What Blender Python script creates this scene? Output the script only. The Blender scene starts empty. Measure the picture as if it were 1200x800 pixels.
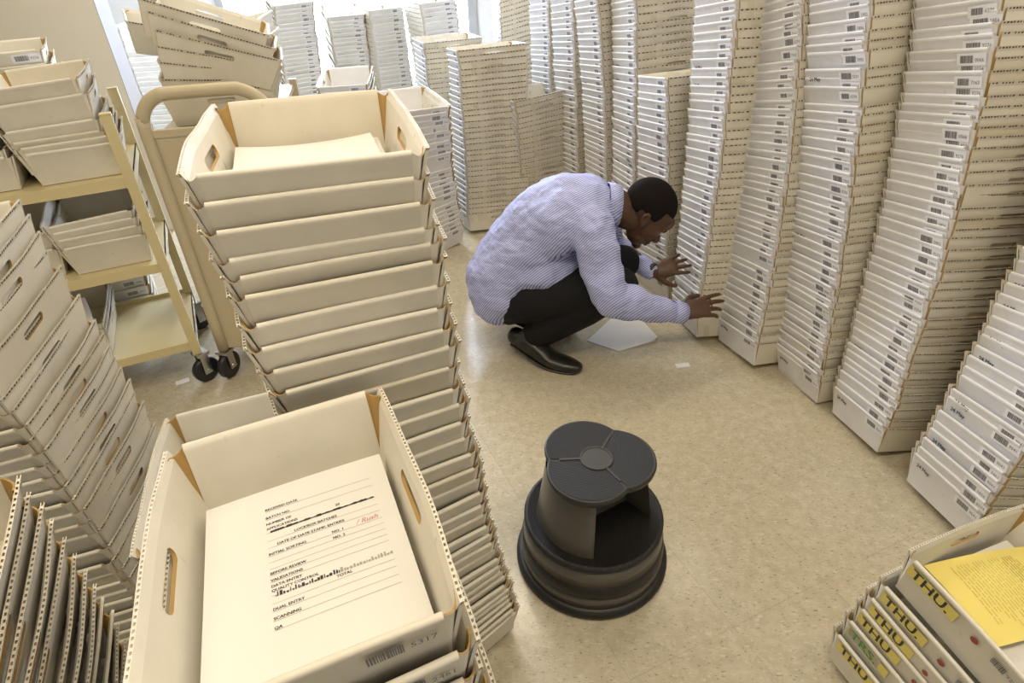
import bpy, bmesh, math, random
import numpy as np
from mathutils import Vector, Matrix, noise as mnoise

C = bpy.context.scene.collection
RND = random.Random(7)
PI = math.pi

# ------------------------------------------------------------------ camera
CAM_H = 1.47
PITCH, ROLL, FPX = 0.593, -0.040, 722.0
cp, sp = math.cos(PITCH), math.sin(PITCH)
fw = Vector((0, cp, -sp)); up0 = Vector((0, sp, cp)); rt0 = Vector((1, 0, 0))
cr, sr = math.cos(ROLL), math.sin(ROLL)
rt = cr * rt0 + sr * up0; upv = -sr * rt0 + cr * up0
camd = bpy.data.cameras.new('camera'); cam = bpy.data.objects.new('camera', camd); C.objects.link(cam)
M = Matrix.Identity(4)
for i in range(3):
    M[i][0], M[i][1], M[i][2] = rt[i], upv[i], -fw[i]
M.translation = (0, 0, CAM_H)
cam.matrix_world = M
camd.sensor_width = 36.0; camd.lens = FPX * 36.0 / 1200.0; camd.clip_start = 0.02
bpy.context.scene.camera = cam
sc = bpy.context.scene
sc.view_settings.view_transform = 'Standard'; sc.view_settings.look = 'None'
sc.view_settings.exposure = 0.18; sc.view_settings.gamma = 1.0; sc.view_settings.use_curve_mapping = False
sc.cycles.use_denoising = True
sc.cycles.max_bounces = 6; sc.cycles.diffuse_bounces = 4; sc.cycles.glossy_bounces = 2
sc.cycles.caustics_reflective = False; sc.cycles.caustics_refractive = False

# ------------------------------------------------------------------ world: bright overcast daylight beyond the windows
w = bpy.data.worlds.new('world'); sc.world = w; w.use_nodes = True
bg = w.node_tree.nodes['Background']
bg.inputs[0].default_value = (0.70, 0.80, 1.0, 1); bg.inputs[1].default_value = 27.0

# ------------------------------------------------------------------ lights
def area(name, loc, sx, sy, power, col, rot=(0, 0, 0), portal=False):
    d = bpy.data.lights.new(name, 'AREA'); d.shape = 'RECTANGLE'; d.size = sx; d.size_y = sy
    d.energy = power; d.color = col
    o = bpy.data.objects.new(name, d); C.objects.link(o); o.location = loc; o.rotation_euler = rot
    if portal: d.cycles.is_portal = True
    return o
WARM = (1.0, 0.84, 0.60)
CEIL = 2.75
for (lx, ly, p) in ((-1.5, 0.4, 19), (0.1, 0.3, 19), (1.3, 0.6, 10), (-1.5, 2.7, 13), (0.1, 2.75, 16), (1.2, 2.9, 7)):
    area('ceiling_lamp_light', (lx, ly, CEIL - 0.03), 1.2, 0.3, p, WARM)
YW = 5.6          # window wall
area('window_portal', (-1.21, YW + 0.03, 1.51), 2.0, 2.16, 1, (1, 1, 1), (PI / 2, 0, PI), portal=False).data.energy = 0
wl = bpy.data.objects['window_portal']; wl.data.cycles.is_portal = True
wl.rotation_euler = (-PI / 2, 0, 0)

# ------------------------------------------------------------------ materials
def newmat(name):
    m = bpy.data.materials.new(name); m.use_nodes = True
    return m, m.node_tree, m.node_tree.nodes['Principled BSDF']
def simple(name, col, rough=0.6, metal=0.0, spec=0.5):
    m, nt, b = newmat(name)
    b.inputs['Base Color'].default_value = (*col, 1); b.inputs['Roughness'].default_value = rough
    b.inputs['Metallic'].default_value = metal; b.inputs['Specular IOR Level'].default_value = spec
    return m
def N(nt, t, **kw):
    n = nt.nodes.new(t)
    for k, v in kw.items(): setattr(n, k, v)
    return n
def mixc(nt, fac, a, b, mode='MIX'):
    n = N(nt, 'ShaderNodeMix', data_type='RGBA', blend_type=mode)
    for idx, v in ((0, fac), (6, a), (7, b)):
        if hasattr(v, 'links') or isinstance(v, bpy.types.NodeSocket): nt.links.new(v, n.inputs[idx])
        elif idx == 0: n.inputs[0].default_value = v
        else: n.inputs[idx].default_value = (*v, 1)
    return n.outputs[2]
def ramp(nt, src, stops):
    r = N(nt, 'ShaderNodeValToRGB'); nt.links.new(src, r.inputs[0])
    el = r.color_ramp.elements
    while len(el) < len(stops): el.new(0.5)
    for e, (p, c) in zip(el, stops): e.position = p; e.color = (*c, 1) if len(c) == 3 else c
    return r.outputs[0]
def noise(nt, vec, scale, detail=3, rough=0.55):
    n = N(nt, 'ShaderNodeTexNoise'); n.inputs['Scale'].default_value = scale
    n.inputs['Detail'].default_value = detail; n.inputs['Roughness'].default_value = rough
    if vec is not None: nt.links.new(vec, n.inputs['Vector'])
    return n.outputs[0]
def coord(nt, which='Object'):
    return N(nt, 'ShaderNodeTexCoord').outputs[which]

def board(name, base, tint=0.10, island=False, rough=0.62):
    m, nt, b = newmat(name)
    v = coord(nt)
    s = noise(nt, v, 14.0, 4)
    c1 = ramp(nt, s, [(0.35, tuple(x * 0.93 for x in base)), (0.65, base)])
    if island:
        r = N(nt, 'ShaderNodeNewGeometry').outputs['Random Per Island']
    else:
        r = N(nt, 'ShaderNodeObjectInfo').outputs['Random']
    tinted = ramp(nt, r, [(0.0, (1, 1, 1)), (0.55, (0.98, 0.975, 0.96)), (0.85, (1 - tint, 1 - tint * 1.15, 1 - tint * 1.5)), (1.0, (1 - tint * 1.3, 1 - tint * 1.7, 1 - tint * 2.6))])
    c2 = mixc(nt, 1.0, c1, tinted, 'MULTIPLY')
    # sparse scuffs and stains
    st = noise(nt, v, 55.0, 2)
    sm = ramp(nt, st, [(0.70, (0, 0, 0)), (0.78, (0.35, 0.35, 0.35))])
    c3 = mixc(nt, sm, c2, (0.50, 0.40, 0.26))
    nt.links.new(c3, b.inputs['Base Color']); b.inputs['Roughness'].default_value = rough
    b.inputs['Specular IOR Level'].default_value = 0.25
    return m
MAT = {}
MAT['board'] = board('white_cardboard', (0.765, 0.73, 0.64))
MAT['face'] = board('white_cardboard_face', (0.765, 0.735, 0.655), 0.07)
MAT['board_s'] = board('white_cardboard_far', (0.765, 0.73, 0.64), 0.07, True)
MAT['facew'] = board('daylit_white_face', (0.80, 0.81, 0.85), 0.05)  # white ends with the cool window daylight mixed into their colour
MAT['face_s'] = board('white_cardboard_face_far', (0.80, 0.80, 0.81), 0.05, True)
MAT['kraft'] = simple('brown_kraft', (0.40, 0.25, 0.08), 0.7)
MAT['slit'] = simple('dark_slit', (0.085, 0.055, 0.028), 0.8)
MAT['paper'] = simple('paper', (0.76, 0.75, 0.725), 0.55)
MAT['labelpaper'] = simple('label_paper', (0.80, 0.81, 0.85), 0.5)
MAT['ink'] = simple('black_ink', (0.03, 0.03, 0.035), 0.6)
MAT['greyink'] = simple('grey_ink', (0.16, 0.155, 0.17), 0.6)
MAT['paleink'] = simple('pale_rule_ink', (0.38, 0.36, 0.33), 0.6)
MAT['pinkink'] = simple('red_pen_ink', (0.62, 0.34, 0.32), 0.6)
MAT['yellow'] = simple('yellow_paper', (0.85, 0.72, 0.20), 0.55)
MAT['yellowsticker'] = simple('yellow_sticker', (0.72, 0.62, 0.16), 0.45)
MAT['greenpen'] = simple('green_pen_ink', (0.10, 0.30, 0.10), 0.6)
MAT['reddot'] = simple('red_dot', (0.30, 0.05, 0.03), 0.5)
MAT['cart'] = simple('cream_enamel', (0.62, 0.53, 0.30), 0.38, 0.0, 0.5)
MAT['carttan'] = simple('tan_enamel', (0.52, 0.45, 0.30), 0.42, 0.0, 0.5)
MAT['steel'] = simple('zinc_steel', (0.55, 0.55, 0.55), 0.3, 1.0)
MAT['rubber'] = simple('black_rubber', (0.015, 0.015, 0.016), 0.35)
MAT['wallbeige'] = simple('beige_wall_paint', (0.82, 0.78, 0.68), 0.8)
MAT['wallwhite'] = simple('white_wall_paint', (0.68, 0.68, 0.69), 0.8)
MAT['frame'] = simple('grey_window_frame', (0.35, 0.36, 0.37), 0.4, 0.3)
MAT['ceil'] = simple('ceiling_paint', (0.55, 0.53, 0.48), 0.9)
MAT['blue'] = simple('blue_wrapper', (0.10, 0.35, 0.45), 0.4)

def floor_mat():
    m, nt, b = newmat('vinyl_floor_tile')
    g = N(nt, 'ShaderNodeNewGeometry').outputs['Position']
    base = (0.525, 0.470, 0.350)
    n1 = noise(nt, g, 30.0, 4, 0.7)
    c = ramp(nt, n1, [(0.3, tuple(x * 0.88 for x in base)), (0.5, base), (0.72, (0.60, 0.55, 0.43))])
    r = N(nt, 'ShaderNodeObjectInfo').outputs['Random']
    t = ramp(nt, r, [(0, (0.95, 0.95, 0.94)), (1, (1.0, 1.0, 1.0))])
    c = mixc(nt, 1.0, c, t, 'MULTIPLY')
    # dark and light flecks, stretched
    mp = N(nt, 'ShaderNodeMapping'); nt.links.new(g, mp.inputs[0]); mp.inputs['Rotation'].default_value = (0, 0, 0.7)
    mp.inputs['Scale'].default_value = (1.0, 2.6, 1.0)
    d = noise(nt, mp.outputs[0], 75.0, 2, 0.6)
    dm = ramp(nt, d, [(0.62, (0, 0, 0)), (0.68, (0.85, 0.85, 0.85))])
    c = mixc(nt, dm, c, (0.26, 0.20, 0.12))
    d2 = noise(nt, mp.outputs[0], 48.0, 2, 0.5)
    dm2 = ramp(nt, d2, [(0.33, (0.6, 0.6, 0.6)), (0.38, (0, 0, 0))])
    c = mixc(nt, dm2, c, (0.66, 0.61, 0.49))
    nt.links.new(c, b.inputs['Base Color'])
    b.inputs['Specular IOR Level'].default_value = 0.5
    rr = N(nt, 'ShaderNodeMapRange'); nt.links.new(noise(nt, g, 6.0, 3), rr.inputs[0])
    rr.inputs['To Min'].default_value = 0.12; rr.inputs['To Max'].default_value = 0.26
    nt.links.new(rr.outputs[0], b.inputs['Roughness'])
    bp = N(nt, 'ShaderNodeBump'); bp.inputs['Strength'].default_value = 0.06; bp.inputs['Distance'].default_value = 0.01
    nt.links.new(noise(nt, g, 18.0, 3), bp.inputs['Height']); nt.links.new(bp.outputs[0], b.inputs['Normal'])
    return m
MAT['floor'] = floor_mat()

# ------------------------------------------------------------------ mesh helpers
class MB:
    """collects polygons with material slots"""
    def __init__(s): s.v = []; s.f = []; s.m = []; s.sm = []
    def poly(s, pts, mi=0, smooth=False):
        i = len(s.v); s.v += [tuple(p) for p in pts]; s.f.append(tuple(range(i, i + len(pts)))); s.m.append(mi); s.sm.append(smooth)
    def idx(s, verts, faces, mi=0, smooth=False):
        i = len(s.v); s.v += [tuple(p) for p in verts]
        for f in faces: s.f.append(tuple(i + k for k in f)); s.m.append(mi); s.sm.append(smooth)
    def box(s, a, b, mi=0, mat=None):
        x0, y0, z0 = a; x1, y1, z1 = b
        v = [(x0, y0, z0), (x1, y0, z0), (x1, y1, z0), (x0, y1, z0), (x0, y0, z1), (x1, y0, z1), (x1, y1, z1), (x0, y1, z1)]
        if mat is not None: v = [tuple(mat @ Vector(p)) for p in v]
        s.idx(v, [(3, 2, 1, 0), (4, 5, 6, 7), (0, 1, 5, 4), (1, 2, 6, 5), (2, 3, 7, 6), (3, 0, 4, 7)], mi)
    def grid(s, rows, mi=0, smooth=True, close=False, caps=False):
        """rows: list of rings/rows of equal length"""
        n = len(rows[0]); vs = [p for r in rows for p in r]; fs = []
        for j in range(len(rows) - 1):
            for i in range(n if close else n - 1):
                k = (i + 1) % n
                fs.append((j * n + i, j * n + k, (j + 1) * n + k, (j + 1) * n + i))
        s.idx(vs, fs, mi, smooth)
        if caps:
            b0 = len(s.v) - len(vs)
            s.f.append(tuple(b0 + i for i in reversed(range(n)))); s.f.append(tuple(b0 + (len(rows) - 1) * n + i for i in range(n)))
            s.m += [mi, mi]; s.sm += [False, False]
    def lathe(s, prof, n=48, mi=0, smooth=True, cx=0, cy=0):
        rows = [[(cx + r * math.cos(2 * PI * i / n), cy + r * math.sin(2 * PI * i / n), z) for i in range(n)] for r, z in prof]
        s.grid(rows, mi, smooth, True, True)
    def mesh(s, name, mats):
        me = bpy.data.meshes.new(name); me.from_pydata(s.v, [], s.f)
        for m in mats: me.materials.append(m)
        me.polygons.foreach_set('material_index', s.m)
        me.polygons.foreach_set('use_smooth', s.sm)
        me.update()
        return me
def link(name, me, parent=None):
    o = bpy.data.objects.new(name, me); C.objects.link(o)
    if parent is not None: o.parent = parent
    return o
def tag(o, label=None, cat=None, group=None, kind=None):
    if label: o['label'] = label
    if cat: o['category'] = cat
    if group: o['group'] = group
    if kind: o['kind'] = kind
    return o
def empty(name, mat=None, label=None, cat=None, group=None):
    o = bpy.data.objects.new(name, None); C.objects.link(o); o.empty_display_size = 0.05
    if mat is not None: o.matrix_world = mat
    return tag(o, label, cat, group)
def struct(name, me, mat=None):
    o = link(name, me); o['kind'] = 'structure'
    if mat is not None: o.matrix_world = mat
    return o
def rodv(v):
    v = Vector(v); a = v.length
    return Matrix.Rotation(a, 4, v.normalized()) if a > 1e-9 else Matrix.Identity(4)
def place(x, y, z, yaw=0, tilt=(0, 0)):
    """tilt: lean direction of the local up axis (dx, dy)"""
    return Matrix.Translation((x, y, z)) @ rodv((-tilt[1], tilt[0], 0)) @ Matrix.Rotation(yaw, 4, 'Z')
def tube_rows(pts, rad, n=12, side=(0, 0, 1), sub=4):
    """Catmull-Rom loft; rad entries are r or (a,b): a along the side vector's perpendicular, b along side"""
    P = [Vector(p) for p in pts]; R = [r if isinstance(r, tuple) else (r, r) for r in rad]
    Q = []; S = []
    for i in range(len(P) - 1):
        p0 = P[max(i - 1, 0)]; p1 = P[i]; p2 = P[i + 1]; p3 = P[min(i + 2, len(P) - 1)]
        for k in range(sub):
            t = k / sub
            Q.append(0.5 * ((2 * p1) + (p2 - p0) * t + (2 * p0 - 5 * p1 + 4 * p2 - p3) * t * t + (3 * p1 - p0 - 3 * p2 + p3) * t ** 3))
            S.append(tuple(R[i][j] * (1 - t) + R[i + 1][j] * t for j in (0, 1)))
    Q.append(P[-1]); S.append(R[-1])
    rows = []
    for i, q in enumerate(Q):
        T = (Q[min(i + 1, len(Q) - 1)] - Q[max(i - 1, 0)]).normalized()
        s = Vector(side); s = (s - T * s.dot(T)).normalized(); u = T.cross(s)
        a, b = S[i]
        rows.append([tuple(q + u * (a * math.cos(2 * PI * k / n)) + s * (b * math.sin(2 * PI * k / n))) for k in range(n)])
    return rows
def add_tube(mb, pts, rad, n=12, side=(0, 0, 1), sub=4, mi=0, roundcap=True):
    rows = tube_rows(pts, rad, n, side, sub)
    if roundcap:
        def cap(r0, r1):
            c0 = sum((Vector(p) for p in r0), Vector()) / n; c1 = sum((Vector(p) for p in r1), Vector()) / n
            d = (c0 - c1).normalized(); m = min((Vector(p) - c0).length for p in r0)
            out = []
            for f, s_ in ((0.45, 0.89), (0.8, 0.6), (0.97, 0.25)):
                out.append([tuple(c0 + (Vector(p) - c0) * s_ + d * (m * f)) for p in r0])
            return out
        a = cap(rows[0], rows[1]); b = cap(rows[-1], rows[-2])
        rows = list(reversed(a)) + rows + b
    mb.grid(rows, mi, True, True, True)
def ellipsoid(mb, c, r, axes=None, n=16, mi=0):
    c = Vector(c); A = axes or (Vector((1, 0, 0)), Vector((0, 1, 0)), Vector((0, 0, 1)))
    rows = []
    for j in range(1, n // 2 + 4):
        ph = PI * j / (n // 2 + 4)
        rows.append([tuple(c + A[0] * (r[0] * math.sin(ph) * math.cos(2 * PI * i / n)) + A[1] * (r[1] * math.sin(ph) * math.sin(2 * PI * i / n)) + A[2] * (r[2] * -math.cos(ph))) for i in range(n)])
    mb.grid(rows, mi, True, True, True)
_txt = {}
def text_geo(s, size, align='LEFT'):
    """vertices (x,y) and faces of a flat piece of lettering"""
    key = (s, align)
    if key not in _txt:
        cu = bpy.data.curves.new('lettering', 'FONT'); cu.body = s; cu.size = 1.0; cu.resolution_u = 2; cu.align_x = align
        o = bpy.data.objects.new('lettering', cu); C.objects.link(o)
        bpy.context.view_layer.update()
        me = o.to_mesh()
        _txt[key] = ([tuple(v.co) for v in me.vertices], [tuple(p.vertices) for p in me.polygons])
        o.to_mesh_clear(); bpy.data.objects.remove(o); bpy.data.curves.remove(cu)
    v, f = _txt[key]
    return [(x * size, y * size, 0) for x, y, z in v], f
def add_text(mb, s, size, x, y, z=0.0, mi=0, M_=None, align='LEFT', bold=0.0, shear=0.0):
    v, f = text_geo(s, size, align)
    offs = [(0, 0)] if not bold else [(0, 0), (bold, 0), (0, bold * 0.6), (bold, bold * 0.6)]
    for k, (ox, oy) in enumerate(offs):
        vv = [(a + x + ox + shear * b, b + y + oy, z + k * 2e-5) for a, b, c in v]
        if M_ is not None: vv = [tuple(M_ @ Vector(p)) for p in vv]
        mb.idx(vv, f, mi)
def rect(mb, x0, y0, x1, y1, z, mi, M_=None):
    p = [(x0, y0, z), (x1, y0, z), (x1, y1, z), (x0, y1, z)]
    if M_ is not None: p = [tuple(M_ @ Vector(q)) for q in p]
    mb.poly(p, mi)

# ------------------------------------------------------------------ the setting
GA, OA, OB, TILE = 0.405, -0.020, -0.091, 0.3048
mb = MB(); mb.box((-5, -2.5, -0.06), (4.0, 7.0, -0.0035)); flo = struct('floor', mb.mesh('floor', [MAT['floor']]))
mb = MB(); g_ = 0.00012; hw = TILE / 2 - g_; ch = 0.0002
top = [(-hw + ch, -hw + ch, 0), (hw - ch, -hw + ch, 0), (hw - ch, hw - ch, 0), (-hw + ch, hw - ch, 0)]
mid = [(-hw, -hw, -ch), (hw, -hw, -ch), (hw, hw, -ch), (-hw, hw, -ch)]
bot = [(a, b, -0.0034) for a, b, c in mid]
mb.idx(top + mid + bot, [(0, 1, 2, 3)] + [(4 + i, 4 + (i + 1) % 4, (i + 1) % 4, i) for i in range(4)] + [(8 + i, 8 + (i + 1) % 4, 4 + (i + 1) % 4, 4 + i) for i in range(4)])
tile_me = mb.mesh('tile', [MAT['floor']])
dA = Vector((math.cos(GA), math.sin(GA), 0)); dB = Vector((-math.sin(GA), math.cos(GA), 0))
def to_px(p):
    d = Vector(p) - Vector((0, 0, CAM_H)); z = d.dot(fw)
    return (600 + FPX * d.dot(rt) / z, 400 - FPX * d.dot(upv) / z, z) if z > 0.05 else (None, None, z)
rest = MB(); ntile = 0
for i in range(-20, 25):
    for j in range(-12, 25):
        p = dA * (OB + (i + .5) * TILE) + dB * (OA + (j + .5) * TILE)
        if not (-4.5 < p.x < 3.8 and -2.2 < p.y < 6.2): continue
        x, y, z = to_px(p)
        if x is not None and -40 < x < 1240 and -50 < y < 850 and p.y < 4.7:
            o = link('tile', tile_me, flo); o.location = p; o.rotation_euler = (0, 0, GA); ntile += 1
        else:
            Mt = Matrix.Translation(p) @ Matrix.Rotation(GA, 4, 'Z')
            rest.idx([tuple(Mt @ Vector(q)) for q in top + mid], [(0, 1, 2, 3)] + [(4 + k, 4 + (k + 1) % 4, (k + 1) % 4, k) for k in range(4)])
o = link('tile_field', rest.mesh('tile_field', [MAT['floor']]), flo); o['kind'] = 'stuff'

# pier / beige wall on the left, back wall with a wide window, right wall, ceiling
PX, PY = -2.02, 3.55
def wallbox(name, a, b, mat):
    m_ = MB(); m_.box(a, b); return struct(name, m_.mesh(name, [mat]))
wallbox('wall_left', (-5.0, PY, 0), (PX - 0.004, PY + 0.12, CEIL), MAT['wallbeige'])
wallbox('wall_left_end', (PX - 0.004, PY, 0), (PX, PY + 0.12, CEIL), simple('dimmed_wall_end', (0.45, 0.45, 0.46), 0.8))  # end face greyed in colour to offset the strong window light on it
wallbox('wall_right', (1.95, -2.5, 0), (2.05, YW + 0.1, CEIL), MAT['wallwhite'])
wallbox('wall_front', (-5.0, -2.5, 0), (2.05, -2.4, CEIL), MAT['wallbeige'])
wallbox('wall_far_left', (-5.0, -2.5, 0), (-4.9, YW + 0.1, CEIL), MAT['wallbeige'])
wallbox('ceiling', (-5.0, -2.5, CEIL), (2.05, YW + 0.1, CEIL + 0.08), MAT['ceil'])
WX0, WX1, WZ0, WZ1 = -2.22, -0.20, 0.42, 2.6
m_ = MB()
m_.box((-5.0, YW, 0), (2.0, YW + 0.12, WZ0)); m_.box((-5.0, YW, WZ1), (2.0, YW + 0.12, CEIL)); m_.box((-5.0, YW, WZ0), (WX0, YW + 0.12, WZ1))
m_.box((WX1 + 0.0, YW, WZ0), (2.0, YW + 0.12, WZ1))
struct('wall_back', m_.mesh('wall_back', [MAT['wallwhite']]))
m_ = MB()
for (a, b) in (((WX1 - 0.05, YW - 0.02, WZ0), (WX1 + 0.02, YW + 0.06, WZ1)), ((WX0 - 0.02, YW - 0.02, WZ0), (WX0 + 0.04, YW + 0.06, WZ1)),
               ((WX0, YW - 0.02, WZ0 - 0.03), (WX1, YW + 0.06, WZ0 + 0.03)), ((WX0, YW - 0.02, WZ1 - 0.03), (WX1, YW + 0.06, WZ1 + 0.03))):
    m_.box(a, b)
wf = struct('window_1', m_.mesh('window_1', [MAT['frame']]))
mg, ntg, bgl = newmat('window_glass'); bgl.inputs['Base Color'].default_value = (1, 1, 1, 1); bgl.inputs['Roughness'].default_value = 0.02
trn = N(ntg, 'ShaderNodeBsdfTransparent'); mxs = N(ntg, 'ShaderNodeMixShader'); mxs.inputs[0].default_value = 0.05
ntg.links.new(trn.outputs[0], mxs.inputs[1]); ntg.links.new(bgl.outputs[0], mxs.inputs[2]); ntg.links.new(mxs.outputs[0], ntg.nodes['Material Output'].inputs[0])
m_ = MB(); m_.box((WX0, YW + 0.02, WZ0), (WX1, YW + 0.024, WZ1)); link('pane', m_.mesh('pane', [mg]), wf)
m_ = MB(); m_.box((WX0 - 0.03, YW - 0.06, WZ0 - 0.05), (WX1 + 0.05, YW, WZ0 - 0.03)); link('sill', m_.mesh('sill', [MAT['wallwhite']]), wf)
# ceiling lamps
for k, (lx, ly) in enumerate(((-1.5, 0.4), (0.1, 0.3), (1.3, 0.6), (-1.5, 2.7), (0.1, 2.75), (1.2, 2.9))):
    m_ = MB(); m_.box((-0.64, -0.19, 0), (0.64, 0.19, 0.028)); m_.box((-0.64, -0.19, -0.01), (-0.61, 0.19, 0)); m_.box((0.61, -0.19, -0.01), (0.64, 0.19, 0))
    o = link('ceiling_lamp', m_.mesh('ceiling_lamp', [MAT['wallwhite']])); o.location = (lx, ly, CEIL - 0.028)
    tag(o, ('first', 'second', 'third', 'fourth', 'fifth', 'sixth')[k] + ' fluorescent ceiling lamp in a white housing above the room', 'lamp', 'ceiling lamps')

# ------------------------------------------------------------------ trays
TWd, TLn, TH = 0.268, 0.378, 0.108      # rim width, rim length, height
TW, TL = 0.020, 0.024                  # inset of the bottom
TT = 0.0044
def side_y(t, s): return s * (TLn / 2 - TL * (1 - t) - 0.006)
def side_panel_mesh(name, flutes=True, bow=0.006, mats=None, wave=0.0, cols=None, cap=0):
    """the long wall with hand slot at +x; perforated (fluted) top edge"""
    mb = MB(); n = cols or (28 if flutes else 13)
    ztop = TH; core = TH - (0.0035 if flutes else 0.0)
    slot_z, slot_h, slot_l = 0.074, 0.0088, 0.044   # half sizes
    hl_ = TLn / 2 - 0.01
    edge_ = [slot_l, slot_l - 0.0010, slot_l - 0.0030, slot_l - 0.0060, slot_l - slot_h] if n > 20 else [slot_l, slot_l - 0.003]
    us = sorted(set([e / hl_ for e in edge_] + [-e / hl_ for e in edge_] + [v for v in (-1 + 2 * i / n for i in range(n + 1)) if not (slot_l - slot_h - 0.004 < abs(v * hl_) < slot_l + 0.006)]))
    n = len(us) - 1
    def P(u, t, off):   # t 0..1 height ; off outward
        y = u * (TLn / 2 - TL * (1 - t) - 0.004)
        b = bow * (1 - u * u) * t ** 1.5 + wave * math.sin(u * 5.1) * t + 0.0030 * max(0.0, (t - 0.90) / 0.10)
        zt = t * TH
        if t > 0.99: zt += 0.0005 * math.sin(u * 9.3)
        return (TWd / 2 - TW * (1 - t) + b + off, y, zt)
    def sl(u):
        y = u * (TLn / 2 - 0.01)
        if abs(y) > slot_l + 1e-6: return None
        q = max(0.0, 1 - max(0.0, (abs(y) - (slot_l - slot_h)) / slot_h) ** 2) ** .5
        return (slot_z - slot_h * q) / TH, (slot_z + slot_h * q) / TH
    tc = core / TH
    for off, flip in ((0, False), (-TT, True)):
        for i in range(n):
            u0, u1 = us[i], us[i + 1]; s0, s1 = sl(u0), sl(u1)
            def q(a, b, c, d):
                pts = [P(u0, a, off), P(u1, b, off), P(u1, c, off), P(u0, d, off)]
                if flip: pts.reverse()
                mb.poly(pts, 0, False)
            if s0 and s1:
                q(0, 0, s1[0], s0[0]); q(s0[1], s1[1], 0.90, 0.90); q(0.90, 0.90, tc, tc)
            else:
                q(0, 0, 0.5, 0.5); q(0.5, 0.5, 0.90, 0.90); q(0.90, 0.90, tc, tc)
    # slot rim
    for i in range(n):
        s0, s1 = sl(us[i]), sl(us[i + 1])
        if s0 and s1:
            for k in (0, 1):
                pts = [P(us[i], s0[k], 0), P(us[i + 1], s1[k], 0), P(us[i + 1], s1[k], -TT), P(us[i], s0[k], -TT)]
                if k: pts.reverse()
                mb.poly(pts, 1)
    for u, fl in ((-1, 0), (1, 1)):
        pts = [P(u, 0, 0), P(u, tc, 0), P(u, tc, -TT), P(u, 0, -TT)]
        mb.poly(pts if not fl else pts[::-1], cap)
    for i in range(n):
        mb.poly([P(us[i], tc, 0), P(us[i + 1], tc, 0), P(us[i + 1], tc, -TT), P(us[i], tc, -TT)], 1 if flutes else 0)
    if flutes:
        def R(u, t, off): return P(u, t, off)
        for off in (0, -0.0009, -TT + 0.0009, -TT):
            for i in range(n):
                mb.poly([R(us[i], tc, off), R(us[i + 1], tc, off), R(us[i + 1], 1, off), R(us[i], 1, off)], 0)
        for a in (0, -TT + 0.0009):
            for i in range(n):
                mb.poly([R(us[i], 1, a), R(us[i + 1], 1, a), R(us[i + 1], 1, a - 0.0009), R(us[i], 1, a - 0.0009)], 0)
        nf = 48
        for i in range(nf):
            u0 = -0.995 + 1.99 * i / nf; um = u0 + 1.99 * 0.30 / nf; u1 = u0 + 1.99 * 0.52 / nf
            # closed part of a flute: little bridge from liner to liner
            mb.poly([R(u0, 0.995, -0.0005), R(u1, 0.995, -0.0005), R(u1, 0.995, -TT + 0.0005), R(u0, 0.995, -TT + 0.0005)], 0)
    rgd = random.Random(int(bow * 1e5)); nd = 40 if flutes else 20
    for i in range(nd):      # cut slits along the folded top edge
        if rgd.random() < 0.12: continue
        u0 = -0.97 + 1.94 * i / nd; u1 = u0 + 1.94 * rgd.uniform(0.40, 0.70) / nd; a = (TH - 0.0056) / TH; c = (TH - rgd.uniform(0.0012, 0.0024)) / TH
        mb.poly([P(u0, a, 0.0004), P(u1, a, 0.0004), P(u1, c, 0.0004), P(u0, c, 0.0004)], 2)
    return mb.mesh(name, mats or [MAT['board'], MAT['kraft'], MAT['slit']])
def mirror_mesh(me, name):
    m2 = me.copy(); m2.name = name
    co = np.empty(len(m2.vertices) * 3, 'f'); m2.vertices.foreach_get('co', co)
    co = co.reshape(-1, 3); co[:, 0] *= -1; co[:, 1] *= -1
    m2.vertices.foreach_set('co', co.ravel()); m2.update()
    return m2
FLAT = 0.019
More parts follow.
